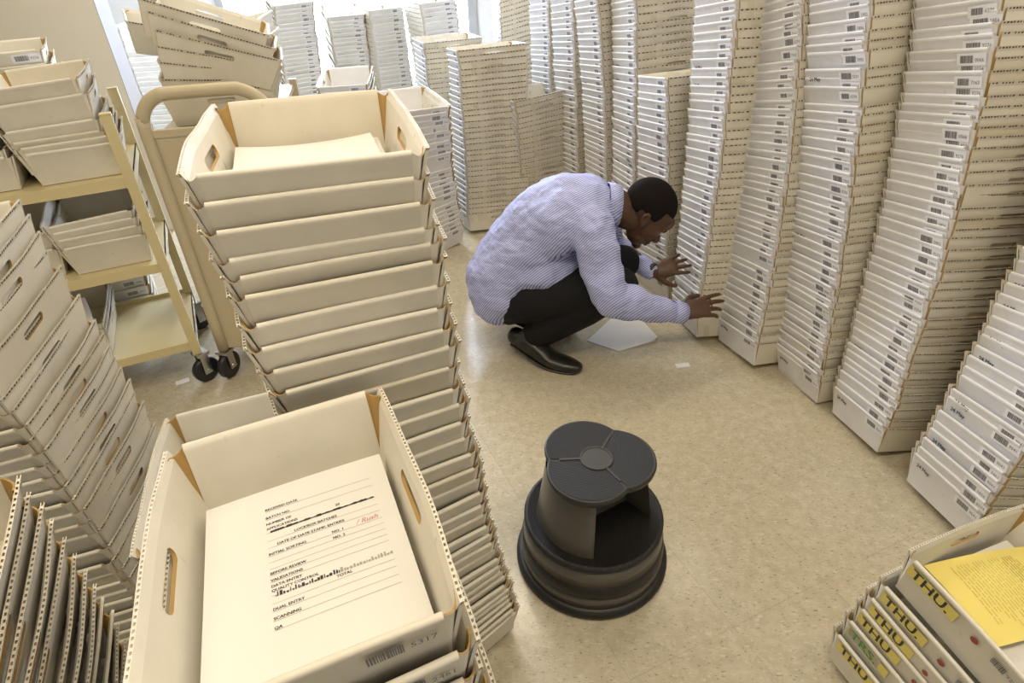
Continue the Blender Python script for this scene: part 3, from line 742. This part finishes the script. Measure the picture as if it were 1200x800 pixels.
for s_, x, v in (('RECEIVED DATE', lx0, 0.080), ('BATCH NO.', lx0, 0.130), ('NUMBER OF', lx0, 0.168), ('APPLICATIONS', lx0, 0.196), ('LOCKBOX BATCHES', lx0 + 0.030, 0.256),
                 ('DATE OF DATE STAMP, ENTRIES', lx0 + 0.010, 0.296), ('INITIAL SORTING', lx0, 0.341), ('BEFORE REVIEW', lx0, 0.442), ('VALIDATIONS', lx0, 0.476), ('DATA ENTRY', lx0, 0.505), ('QUALITY CONTROL', lx0, 0.527),
                 ('DUAL ENTRY', lx0, 0.614), ('SCANNING', lx0, 0.656), ('QA', lx0, 0.697), ('TOTAL', lx0 + 0.066, 0.573), ('NO. 1', lx0 + 0.070, 0.341), ('NO. 2', lx0 + 0.070, 0.374), ('20', lx0 + 0.080, 0.192)):
    stext(s_, x, v)
stext('/ Rush', lx0 + 0.098, 0.338, 0.010, 3, 0.0004, 0.3)
rg3 = random.Random(5)
x = lx0 + 0.004
while x < lx1 - 0.004:      # scribbled-over band
    h = rg3.uniform(0.0015, 0.0040); wd = rg3.uniform(0.002, 0.006); srect(x, V(0.212) - h * .4, x + wd, V(0.212) + h * .6, 0); x += wd * 0.9
x = lx0 + 0.004
while x < lx1 - 0.002:
    h = rg3.uniform(0.002, 0.0065); wd = rg3.uniform(0.0008, 0.0030); srect(x, V(0.553), x + wd, V(0.553) + h, 0 if x < 0.03 else 1); x += wd + rg3.uniform(0.0004, 0.0016)
link('lettering', mb.mesh('lettering', [MAT['ink'], MAT['paleink'], MAT['greyink'], MAT['pinkink']]), form)
# papers in the top tray of the tall stack
MF1 = stack_pose(ST['F1'], 1.151)
mbk = MB(); mbk.box((-0.102, -0.150, 0.0), (0.102, 0.150, 0.038))
o = link('paper_pile', mbk.mesh('paper_pile', [MAT['paper']])); o.matrix_world = MF1 @ Matrix.Translation((0.004, 0, 0.004)); tag(o, 'pile of white paper in the top tray of the tall foreground stack', 'papers')
s2 = sheet('sheet', 0.205, 0.27, None, 10, 10, lambda u, v: 0.005 * (2 * u - 1) ** 2 * (0.3 + v) + 0.003 * v)
o = link('paper_sheet', s2.mesh('paper_sheet', [MAT['paper']])); o.matrix_world = MF1 @ Matrix.Translation((-0.004, 0.0, 0.0435)) @ Matrix.Rotation(0.03, 4, 'Z'); tag(o, 'curled white sheet on the papers in the tall foreground stack', 'paper')
MF3 = stack_pose(ST['F3'], 0.56)
mbk = MB(); mbk.box((-0.108, -0.155, 0.0), (0.108, 0.155, 0.040))
o = link('paper_pile', mbk.mesh('paper_pile', [MAT['paper']])); o.matrix_world = MF3 @ Matrix.Translation((0.0, 0, 0.004)); tag(o, 'pile of white paper in the low tray behind the form', 'papers')
# bottom right: white sheaf and printed yellow sheets
MT = stack_pose(ST['T'], 0.299)
mbk = MB()
for k in range(6):
    s2 = sheet('s', 0.205, 0.29, None, 6, 12, (lambda kk: (lambda u, v: 0.014 + 0.0035 * kk + 0.012 * math.sin(PI * min(1, (1 - v) * 1.3)) * (0.5 + 0.5 * u)))(k))
    mbk.v, base_n = mbk.v, len(mbk.v)
    mbk.idx(s2.v, s2.f, 0, True)
mbk.box((-0.104, -0.150, 0.0), (0.104, 0.150, 0.012))
o = link('paper_pile', mbk.mesh('paper_pile', [MAT['paper']])); o.matrix_world = MT @ Matrix.Translation((0.0, 0.0, 0.004)); tag(o, 'curled pile of white paper under the yellow sheet at bottom right', 'papers')
yf = lambda u, v: 0.010 * math.sin(PI * v) + 0.012 * (1 - v) * u + 0.004 * math.sin(u * 4)
s2 = sheet('y', 0.170, 0.270, None, 12, 14, yf)
ye = link('yellow_sheet', s2.mesh('yellow_sheet', [MAT['yellow']])); ye.matrix_world = MT @ Matrix.Translation((-0.014, 0.012, 0.043)) @ Matrix.Rotation(-0.15, 4, 'Z')
tag(ye, 'yellow printed sheet lying in the top tray at bottom right', 'paper')
mb = MB(); rg3 = random.Random(9)
for r in range(22):
    x = -0.068 + (0.0 if r % 5 else 0.01); yv = 0.075 - r * 0.0078; xe = rg3.uniform(0.03, 0.070)
    while x < xe:
        wd = rg3.uniform(0.006, 0.022); th = 0.0016 if r < 6 else 0.0009
        def zz(a, b): return yf(a / 0.170 + .5, b / 0.270 + .5) + 0.0014
        b_ = min(x + wd, xe)
        mb.poly([(x, yv, zz(x, yv)), (b_, yv, zz(b_, yv)), (b_, yv + th, zz(b_, yv + th)), (x, yv + th, zz(x, yv + th))], 0); x += wd + 0.003
link('lettering', mb.mesh('lettering', [simple('olive_print', (0.30, 0.26, 0.06), 0.6)]), ye)
# sheets and slips on the floor
def floor_poly(name, pts, label, cat, h=0.0012, mat='paper', curl=0.0):
    mb = MB(); n = len(pts)
    mb.idx([(x, y, h + (curl if i == 2 else 0)) for i, (x, y) in enumerate(pts)] + [(x, y, 0.0002) for x, y in pts], [tuple(range(n))] + [(n + i, n + (i + 1) % n, (i + 1) % n, i) for i in range(n)])
    o = link(name, mb.mesh(name, [MAT[mat]])); return tag(o, label, cat)
floor_poly('paper_sheet', [(0.318, 2.159), (0.438, 2.074), (0.590, 2.130), (0.620, 2.165), (0.557, 2.38), (0.50, 2.40)], 'white sheet of paper on the floor below the man', 'paper', 0.004, curl=0.006)
def slip(px, py, yaw, w_, l_, label):
    mb = MB(); mb.box((-w_ / 2, -l_ / 2, 0.0003), (w_ / 2, l_ / 2, 0.0012)); mb.box((w_ * 0.1, -l_ / 2, 0.0012), (w_ / 2, l_ / 2, 0.0016))
    o = link('paper_slip', mb.mesh('paper_slip', [MAT['paper']])); o.location = (px, py, 0.0); o.rotation_euler = (0, 0, yaw); tag(o, label, 'paper', 'paper slips on the floor')
slip(0.915, 2.047, 0.5, 0.035, 0.04, 'small white slip on the floor beside the fourth wall stack')
slip(0.674, 1.963, 0.1, 0.055, 0.026, 'small white slip on the open floor left of the wall stacks')
slip(-1.326, 1.988, 0.5, 0.05, 0.03, 'small white slip on the floor beneath the shelf cart')

# ------------------------------------------------------------------ step stool
SX, SY = 0.198, 1.104
stool = empty('step_stool', Matrix.Translation((SX, SY, 0)), 'round two-step grey and black step stool on the open floor', 'stool')
def ribbed(name, col, rough, scale, ang):
    m, nt, b = newmat(name); b.inputs['Base Color'].default_value = (*col, 1); b.inputs['Roughness'].default_value = rough
    v = coord(nt); mp = N(nt, 'ShaderNodeMapping'); nt.links.new(v, mp.inputs[0]); mp.inputs['Rotation'].default_value = (0, 0, ang)
    wv = N(nt, 'ShaderNodeTexWave', wave_type='BANDS', bands_direction='X'); wv.inputs['Scale'].default_value = scale; nt.links.new(mp.outputs[0], wv.inputs[0])
    bp = N(nt, 'ShaderNodeBump'); bp.inputs['Strength'].default_value = 0.6; bp.inputs['Distance'].default_value = 0.001
    nt.links.new(wv.outputs[1], bp.inputs['Height']); nt.links.new(bp.outputs[0], b.inputs['Normal'])
    return m
darkpl = simple('dark_grey_plastic', (0.024, 0.022, 0.020), 0.45)
greyen = simple('grey_enamel_metal', (0.095, 0.088, 0.075), 0.32, 0.0, 0.5)
blackpl = simple('black_rubber_band', (0.008, 0.008, 0.008), 0.45)
R0, R1_, Z1, ZT_ = 0.208, 0.181, 0.170, 0.366
def rad(z): return R0 - 0.012 + (R1_ - R0 + 0.012) * z / Z1
mb = MB(); mb.lathe([(R0 - 0.004, 0.0), (R0, 0.006), (R0, 0.016), (R0 - 0.006, 0.026), (R0 - 0.016, 0.028)], 72); link('base_bumper', mb.mesh('base_bumper', [blackpl]), stool)
mb = MB(); mb.lathe([(rad(0.025), 0.025), (rad(0.065) + 0.001, 0.065)], 72); link('lower_band', mb.mesh('lower_band', [greyen]), stool)
mb = MB(); mb.lathe([(rad(0.065) + 0.002, 0.065), (rad(0.067) + 0.004, 0.070), (rad(0.105) + 0.003, 0.102), (rad(0.107), 0.106)], 72); link('rubber_band', mb.mesh('rubber_band', [blackpl]), stool)
mb = MB(); mb.lathe([(rad(0.106) + 0.001, 0.106), (rad(0.157), 0.157)], 72); link('upper_band', mb.mesh('upper_band', [greyen]), stool)
mb = MB(); mb.lathe([(R1_ - 0.003, 0.155), (R1_ + 0.003, 0.159), (R1_ + 0.003, 0.167), (R1_ - 0.003, 0.173), (R1_ - 0.008, 0.173), (R1_ - 0.010, 0.1705), (0.02, 0.1705)], 72)
link('lower_step', mb.mesh('lower_step', [ribbed('ribbed_step_rubber', (0.011, 0.010, 0.009), 0.6, 60, 0.3)]), stool)
# upper drum with the foot recess facing the camera's right
def drum_ring(r, z):
    a0, a1 = math.radians(-97), math.radians(-10)      # recess opening
    out = []
    n = 40
    for k in range(n + 1):
        a = a1 + (2 * PI + a0 - a1) * k / n
        out.append((r * math.cos(a), r * math.sin(a), z))
    # straight walls into the recess
    c0 = Vector((r * 0.02, -r * 0.10, z)); c1 = Vector((r * 0.62, r * 0.22, z))
    out.append(tuple(c0)); out.append(tuple(c1))
    return out
mb = MB(); mb.grid([drum_ring(0.150, 0.170), drum_ring(0.126, ZT_ - 0.02)], 0, False, True, False)
for f_i in range(len(mb.f)): mb.sm[f_i] = f_i < 40
link('upper_drum', mb.mesh('upper_drum', [greyen]), stool)
# trefoil top
def trefoil(rs, z, n=96, rot=math.radians(120)):
    out = []
    for k in range(n):
        a = 2 * PI * k / n; best = 0
        for c in range(3):
            ca = rot + c * 2 * PI / 3; d = 0.045 * rs; R = 0.1045 * rs
            cx_, cy_ = d * math.cos(ca), d * math.sin(ca)
            bq = cx_ * math.cos(a) + cy_ * math.sin(a); disc = R * R - (cx_ ** 2 + cy_ ** 2 - bq * bq)
            if disc > 0: best = max(best, bq + math.sqrt(disc))
        out.append((best * math.cos(a), best * math.sin(a), z))
    return out
zt = ZT_
mb = MB(); mb.grid([trefoil(0.90, zt - 0.022), trefoil(0.985, zt - 0.018), trefoil(1.0, zt - 0.008), trefoil(0.99, zt - 0.001), trefoil(0.96, zt + 0.001), trefoil(0.945, zt - 0.001)], 0, True, True, True)
link('top_rim', mb.mesh('top_rim', [darkpl]), stool)
for c in range(3):
    ca = math.radians(120) + c * 2 * PI / 3; mb = MB(); pts = []
    n = 30
    T_ = trefoil(0.945, zt + 0.0006, 360); lo_, hi_ = math.degrees(ca) - 58, math.degrees(ca) + 58
    outer = [T_[int(round(lo_ + (hi_ - lo_) * k / n)) % 360] for k in range(n + 1)]
    inner = [(0.038 * math.cos(math.radians(lo_ + (hi_ - lo_) * k / n)), 0.038 * math.sin(math.radians(lo_ + (hi_ - lo_) * k / n)), zt + 0.0006) for k in range(n + 1)]
    mb.grid([inner, outer], 0, False)
    link('tread_pad', mb.mesh('tread_pad', [ribbed('ribbed_tread_%d' % c, (0.011, 0.010, 0.009), 0.7, 75, ca + 0.4)]), stool)
mb = MB()
for c in range(3):
    a = math.radians(120 + 60) + c * 2 * PI / 3
    mb.box((0.034, -0.003, zt - 0.001), (0.092, 0.003, zt + 0.0022), 0, Matrix.Rotation(a, 4, 'Z'))
mb.lathe([(0.041, zt - 0.001), (0.041, zt + 0.0026), (0.037, zt + 0.0026), (0.036, zt + 0.0014), (0.002, zt + 0.0014)], 40, 0, False)
link('centre_boss', mb.mesh('centre_boss', [darkpl]), stool)

# ------------------------------------------------------------------ the crouching man
skin = simple('dark_brown_skin', (0.078, 0.037, 0.018), 0.42)
hairm = simple('short_black_hair', (0.011, 0.009, 0.008), 0.9, 0, 0.08)
trous = simple('black_trousers', (0.010, 0.010, 0.012), 0.75, 0, 0.2)
shoem = simple('black_leather_shoe', (0.012, 0.010, 0.008), 0.32)
sock = simple('dark_sock', (0.03, 0.03, 0.032), 0.8)
def shirt_mat():
    m, nt, b = newmat('blue_striped_shirt')
    v = coord(nt); sep = N(nt, 'ShaderNodeSeparateXYZ'); nt.links.new(v, sep.inputs[0])
    def lin(a, b_, c):
        m1 = N(nt, 'ShaderNodeMath', operation='MULTIPLY'); nt.links.new(sep.outputs[0], m1.inputs[0]); m1.inputs[1].default_value = a
        m2 = N(nt, 'ShaderNodeMath', operation='MULTIPLY_ADD'); nt.links.new(sep.outputs[1], m2.inputs[0]); m2.inputs[1].default_value = b_; nt.links.new(m1.outputs[0], m2.inputs[2])
        m3 = N(nt, 'ShaderNodeMath', operation='MULTIPLY_ADD'); nt.links.new(sep.outputs[2], m3.inputs[0]); m3.inputs[1].default_value = c; nt.links.new(m2.outputs[0], m3.inputs[2])
        return m3.outputs[0]
    s = lin(-0.62, 0.75, 0.72)
    sn = N(nt, 'ShaderNodeMath', operation='SINE'); ml = N(nt, 'ShaderNodeMath', operation='MULTIPLY'); nt.links.new(s, ml.inputs[0]); ml.inputs[1].default_value = 2 * PI / 0.0088
    nt.links.new(ml.outputs[0], sn.inputs[0])
    c = ramp(nt, sn.outputs[0], [(0.30, (0.50, 0.55, 0.84)), (0.62, (0.17, 0.17, 0.40))])
    nt.links.new(c, b.inputs['Base Color']); b.inputs['Roughness'].default_value = 0.7; b.inputs['Specular IOR Level'].default_value = 0.2
    mp = N(nt, 'ShaderNodeMapping'); nt.links.new(v, mp.inputs[0]); mp.inputs['Rotation'].default_value = (0, 0.7, 0); mp.inputs['Scale'].default_value = (1, 1, 2.4)
    bp = N(nt, 'ShaderNodeBump'); bp.inputs['Strength'].default_value = 0.55; bp.inputs['Distance'].default_value = 0.03
    nt.links.new(noise(nt, mp.outputs[0], 9.0, 3), bp.inputs['Height']); nt.links.new(bp.outputs[0], b.inputs['Normal'])
    return m
shirtm = shirt_mat()
J = dict(pel=(-0.017, 2.19, 0.300), s1=(0.054, 2.18, 0.425), s2=(0.146, 2.16, 0.535), s3=(0.244, 2.14, 0.600), nb=(0.345, 2.13, 0.615), nape=(0.400, 2.13, 0.612),
         shN=(0.294, 1.99, 0.590), elN=(0.352, 1.87, 0.374), wrN=(0.640, 1.95, 0.252), shF=(0.340, 2.29, 0.590), elF=(0.435, 2.36, 0.340), wrF=(0.579, 2.22, 0.289),
         hipN=(0.020, 2.09, 0.270), hipF=(0.020, 2.30, 0.250), knN=(0.400, 1.985, 0.360), knF=(0.462, 2.26, 0.315), anN=(0.100, 2.065, 0.110), anF=(0.085, 2.28, 0.130))
def remesh(o, vox, it=3, fac=0.5):
    r = o.modifiers.new('remesh', 'REMESH'); r.mode = 'VOXEL'; r.voxel_size = vox; r.use_smooth_shade = True
    s = o.modifiers.new('smooth', 'SMOOTH'); s.iterations = it; s.factor = fac
# head frame
pit = math.radians(50); HF = Vector((math.cos(pit), -0.06, -math.sin(pit))).normalized(); HU = Vector((math.sin(pit), 0, math.cos(pit)))
HU = (HU - HF * HU.dot(HF)).normalized(); HS = HF.cross(HU)       # side: toward the camera is one of +-HS
HC = Vector((0.513, 2.13, 0.580))
def hp(f, s, u): return HC + HF * f + HS * s + HU * u
AX = (HF, HS, HU)
b = MB()
ellipsoid(b, hp(-0.012, 0, 0.028), (0.098, 0.078, 0.088), AX, 24)          # cranium
ellipsoid(b, hp(0.028, 0, -0.015), (0.068, 0.066, 0.085), AX, 20)          # face
ellipsoid(b, hp(0.040, 0, -0.070), (0.046, 0.052, 0.042), AX, 18)          # jaw
ellipsoid(b, hp(0.073, 0, -0.100), (0.020, 0.024, 0.017), AX, 14)          # chin
ellipsoid(b, hp(0.083, 0, 0.010), (0.018, 0.050, 0.012), AX, 14)           # brow
ellipsoid(b, hp(0.088, 0, 0.035), (0.012, 0.045, 0.030), AX, 14)           # forehead
add_tube(b, [hp(0.090, 0, 0.000), hp(0.103, 0, -0.020), hp(0.112, 0, -0.036), hp(0.094, 0, -0.044)], [0.007, 0.009, 0.0125, 0.009], 10, HS, 3)   # nose
for s in (-1, 1):
    ellipsoid(b, hp(0.098, s * 0.013, -0.037), (0.011, 0.009, 0.008), AX, 10)
    ellipsoid(b, hp(0.060, s * 0.045, -0.025), (0.024, 0.020, 0.022), AX, 12)   # cheek
    add_tube(b, [hp(-0.006, s * 0.072, -0.040), hp(-0.002, s * 0.080, -0.025), hp(-0.010, s * 0.085, -0.002), hp(-0.022, s * 0.084, 0.010), hp(-0.030, s * 0.083, -0.008), hp(-0.018, s * 0.078, -0.030)], [0.006, 0.0055, 0.0055, 0.006, 0.006, 0.005], 8, HF, 3)   # ear rim
    ellipsoid(b, hp(-0.012, s * 0.074, -0.016), (0.012, 0.007, 0.024), AX, 12)
ellipsoid(b, hp(0.091, 0, -0.061), (0.014, 0.024, 0.0065), AX, 12)          # upper lip
ellipsoid(b, hp(0.089, 0, -0.075), (0.014, 0.021, 0.0075), AX, 12)          # lower lip
add_tube(b, [J['nb'], J['nape'], hp(-0.035, 0, -0.050), hp(-0.015, 0, -0.015)], [0.070, 0.062, 0.058, 0.058], 18, (0, 1, 0), 4)   # neck
# trunk
add_tube(b, [J['pel'], J['s1'], J['s2'], J['s3'], J['nb']], [(0.12, 0.15), (0.115, 0.145), (0.115, 0.155), (0.11, 0.16), (0.07, 0.09)], 20, (0, 1, 0), 4)
def limb(pts, rads): add_tube(b, pts, rads, 14, (0, 1, 0), 5)
def lerp(a, c, t): return tuple(Vector(a) * (1 - t) + Vector(c) * t)
for S_, E_, W_ in (('shN', 'elN', 'wrN'), ('shF', 'elF', 'wrF')):
    limb([J[S_], lerp(J[S_], J[E_], .5), J[E_]], [0.058, 0.052, 0.042]); limb([J[E_], lerp(J[E_], J[W_], .35), J[W_]], [0.042, 0.045, 0.027])
for H_, K_, A_ in (('hipN', 'knN', 'anN'), ('hipF', 'knF', 'anF')):
    limb([J[H_], lerp(J[H_], J[K_], .5), J[K_]], [0.090, 0.078, 0.056]); limb([J[K_], lerp(J[K_], J[A_], .35), J[A_]], [0.054, 0.056, 0.036])
def hand(wr, d, back, thumb_s, fing, thumb, sc=1.0):
    """d: palm direction, back: back-of-hand normal, thumb_s: +1/-1 side of the thumb along back x d"""
    d = Vector(d).normalized(); back = Vector(back); back = (back - d * back.dot(d)).normalized(); sd = back.cross(d).normalized() * thumb_s
    W_ = Vector(wr)
    def P_(f, s, n_): return W_ + d * (f * sc) + sd * (s * sc) + back * (n_ * sc)
    add_tube(b, [P_(-0.02, 0, 0), P_(0.012, 0, 0), P_(0.045, 0.002, 0.002), P_(0.092, -0.001, 0)], [(0.027, 0.022), (0.031, 0.018), (0.040, 0.0155), (0.041, 0.0125)], 16, back, 4)
    for k, (ln, spread, c1, c2) in enumerate(fing):      # index .. little
        s0 = 0.031 - 0.0207 * k; base = P_(0.084 - 0.004 * abs(k - 1), s0, 0.001)
        dd = (d + sd * spread).normalized()
        pts = [base]; ang = c1; p = base
        for seg in (0.46, 0.30, 0.26):
            v = dd * math.cos(ang) - back * math.sin(ang); p = p + v * (ln * seg * sc); pts.append(p); ang += c2
        add_tube(b, pts, [0.0095, 0.0088, 0.0080, 0.0066], 10, back, 4)
    t0 = P_(0.018, 0.026, -0.004); pts = [t0]
    for f, s, n_ in thumb: pts.append(P_(f, s, n_))
    add_tube(b, pts, [0.0145, 0.0125, 0.0105, 0.0082], 10, back, 4)
    return P_
hand(J['wrN'], (0.955, 0.26, 0.10), (-0.20, -0.62, 0.75), 1,
     [(0.088, 0.05, 0.06, 0.16), (0.096, 0.0, 0.12, 0.22), (0.088, -0.06, 0.24, 0.28), (0.070, -0.13, 0.32, 0.32)], [(0.048, 0.050, -0.014), (0.074, 0.056, -0.022), (0.098, 0.056, -0.028)], 1.06)
hand(J['wrF'], (0.95, 0.10, 0.18), (-0.20, -0.70, 0.62), -1,
     [(0.074, 0.16, 0.05, 0.12), (0.084, 0.05, 0.05, 0.12), (0.080, -0.07, 0.08, 0.14), (0.062, -0.20, 0.10, 0.16)], [(0.040, 0.054, -0.010), (0.062, 0.072, -0.016), (0.086, 0.082, -0.022)], 0.95)
man = link('person', b.mesh('person', [skin])); remesh(man, 0.0036, 4, 0.45)
tag(man, 'crouching man in a blue striped shirt and black trousers checking the stacked trays', 'person')
# hair: close-cropped cap
h = MB(); ellipsoid(h, hp(-0.016, 0, 0.031), (0.0985, 0.0795, 0.0895), AX, 32)
hb = []
keep_v = h.v; nf = []
for f in h.f:
    c = sum((Vector(keep_v[i]) for i in f), Vector()) / len(f) - HC
    F_, U_, S2 = c.dot(HF), c.dot(HU), abs(c.dot(HS))
    if U_ > 0.058 and F_ < 0.075 or (F_ < 0.02 and U_ > 0.004 + 0.25 * max(0, F_)) or (F_ < -0.055 and U_ > -0.025): nf.append(f)
hm = bpy.data.meshes.new('hair'); hm.from_pydata(keep_v, [], nf); hm.materials.append(hairm); hm.polygons.foreach_set('use_smooth', [True] * len(nf)); hm.update()
ho = link('hair', hm, man); sd_ = ho.modifiers.new('solid', 'SOLIDIFY'); sd_.thickness = 0.004; sd_.offset = -1; ho.modifiers.new('sub', 'SUBSURF').render_levels = 1
for s in (-1, 1):
    e = MB(); ellipsoid(e, hp(0.083, s * 0.030, -0.006), (0.010, 0.013, 0.009), AX, 14)
    link('eye', e.mesh('eye', [simple('eye_white', (0.5, 0.45, 0.4), 0.2)]), man)
    e = MB(); add_tube(e, [hp(0.090, s * 0.014, 0.012), hp(0.094, s * 0.030, 0.016), hp(0.084, s * 0.048, 0.012)], [0.0025, 0.003, 0.0018], 6, HU, 3)
    link('eyebrow', e.mesh('eyebrow', [hairm]), man)
# shirt
t = MB()
add_tube(t, [(-0.036, 2.19, 0.258), (-0.022, 2.19, 0.312), J['s1'], J['s2'], J['s3'], (0.330, 2.132, 0.612), (0.372, 2.13, 0.612)],
         [(0.134, 0.190), (0.146, 0.200), (0.145, 0.192), (0.142, 0.190), (0.132, 0.195), (0.100, 0.140), (0.070, 0.080)], 24, (0, 1, 0), 5)
def sleeve(S_, E_, W_, k=1.0):
    S2 = lerp(J['s3'], J[S_], 0.55)
    add_tube(t, [S2, J[S_], lerp(J[S_], J[E_], .45), lerp(J[S_], J[E_], .8), J[E_]], [0.085 * k, 0.082 * k, 0.074 * k, 0.070 * k, 0.062 * k], 16, (0, 1, 0), 5)
    add_tube(t, [J[E_], lerp(J[E_], J[W_], .25), lerp(J[E_], J[W_], .6), lerp(J[E_], J[W_], .93)], [0.062 * k, 0.064 * k, 0.052 * k, 0.037], 16, (0, 1, 0), 5)
sleeve('shN', 'elN', 'wrN'); sleeve('shF', 'elF', 'wrF', 0.86)
ellipsoid(t, (0.12, 2.10, 0.40), (0.16, 0.13, 0.10), None, 18)
sh_ = link('shirt', t.mesh('shirt', [shirtm]), man); remesh(sh_, 0.0065, 5, 0.5)
tex = bpy.data.textures.new('folds', 'CLOUDS'); tex.noise_scale = 0.10; tex.noise_depth = 2
dm = sh_.modifiers.new('folds', 'DISPLACE'); dm.texture = tex; dm.strength = 0.032; dm.mid_level = 0.5; dm.texture_coords = 'GLOBAL'
# collar and cuffs
def ring(name, c, axis, ra, rb, hgt, side=(0, 1, 0), mat=shirtm, parent=man, th=0.004, flare=0.9):
    c = Vector(c); a = Vector(axis).normalized(); m = MB()
    add_tube(m, [c - a * hgt / 2, c + a * hgt / 2], [(ra, rb), (ra * flare, rb * flare)], 28, side, 2, 0, False)
    m.f = m.f[:-2]; m.m = m.m[:-2]; m.sm = m.sm[:-2]
    o = link(name, m.mesh(name, [mat]), parent); s = o.modifiers.new('solid', 'SOLIDIFY'); s.thickness = th; s.offset = 0
    return o
ring('collar', (0.386, 2.13, 0.615), (0.95, 0, -0.10), 0.079, 0.077, 0.046, th=0.006, flare=0.90)
wv = Vector(J['wrN']) - Vector(J['elN']); ring('cuff', Vector(J['wrN']) - wv.normalized() * 0.028, wv, 0.040, 0.040, 0.058, flare=0.97)
wv = Vector(J['wrF']) - Vector(J['elF']); ring('cuff', Vector(J['wrF']) - wv.normalized() * 0.040, wv, 0.036, 0.036, 0.045, flare=0.97)
wt = ring('watch', Vector(J['wrF']) - wv.normalized() * 0.004, wv, 0.033, 0.031, 0.018, mat=MAT['rubber'], th=0.005, flare=1.0); wt['label'] = 'dark wristwatch'
# trousers
t = MB()
add_tube(t, [(-0.050, 2.19, 0.262), (0.0, 2.19, 0.240), (0.060, 2.19, 0.250)], [(0.104, 0.165), (0.122, 0.176), (0.10, 0.15)], 20, (0, 1, 0), 4)
for H_, K_, A_ in (('hipN', 'knN', 'anN'), ('hipF', 'knF', 'anF')):
    add_tube(t, [J[H_], lerp(J[H_], J[K_], .5), J[K_]], [0.106, 0.098, 0.074], 16, (0, 1, 0), 5)
    add_tube(t, [J[K_], lerp(J[K_], J[A_], .4), lerp(J[K_], J[A_], .97)], [0.072, 0.080, 0.064], 16, (0, 1, 0), 5)
tr = link('trousers', t.mesh('trousers', [trous]), man); remesh(tr, 0.008, 5, 0.5)
# shoes: heel raised, ball of the foot on the floor
def shoe(heel, ball, toe, ank):
    m = MB(); H, B_, T_ = Vector(heel), Vector(ball), Vector(toe)
    add_tube(m, [H, lerp(H, B_, .35), lerp(H, B_, .75), B_, lerp(B_, T_, .6), T_], [(0.038, 0.037), (0.045, 0.039), (0.040, 0.045), (0.031, 0.050), (0.027, 0.045), (0.021, 0.031)], 16, (0.2, 0.98, 0), 4)
    add_tube(m, [lerp(H, B_, .12), Vector(ank)], [0.038, 0.036], 14, (0, 1, 0), 4)
    o = link('shoe', m.mesh('shoe', [shoem]), man); remesh(o, 0.0045, 3, 0.5)
    m = MB()
    s0 = [(0.028, 0.006), (0.034, 0.006), (0.040, 0.006), (0.045, 0.006), (0.040, 0.006), (0.026, 0.005)]
    dn = [0.034, 0.036, 0.034, 0.026, 0.021, 0.014]; dirn = (B_ - H).normalized(); nn = Vector((dirn.z, 0, -dirn.x)).normalized() * 1.0
    if nn.z > 0: nn = -nn
    P6 = [H, Vector(lerp(H, B_, .35)), Vector(lerp(H, B_, .75)), B_, Vector(lerp(B_, T_, .6)), T_]
    Q6 = [p + (nn if i < 3 else Vector((0, 0, -1))) * dn[i] for i, p in enumerate(P6)]
    add_tube(m, Q6, [(b_, a_) for a_, b_ in s0], 14, (0.2, 0.98, 0), 4)
    link('sole', m.mesh('sole', [MAT['rubber']]), o)
shoe((0.018, 2.095, 0.085), (0.160, 1.990, 0.036), (0.252, 1.945, 0.024), J['anN'])
shoe((-0.005, 2.275, 0.105), (0.150, 2.250, 0.038), (0.245, 2.235, 0.026), J['anF'])
m = MB(); add_tube(m, [lerp((0.018, 2.095, 0.085), (0.16, 1.99, 0.036), .15), J['anN'], lerp(J['anN'], J['knN'], .15)], [0.040, 0.042, 0.045], 14, (0, 1, 0), 3); link('sock', m.mesh('sock', [sock]), man)
print('trays', NT[0], 'tiles', ntile, 'far tris', len(tris), 'objects', len(bpy.data.objects))
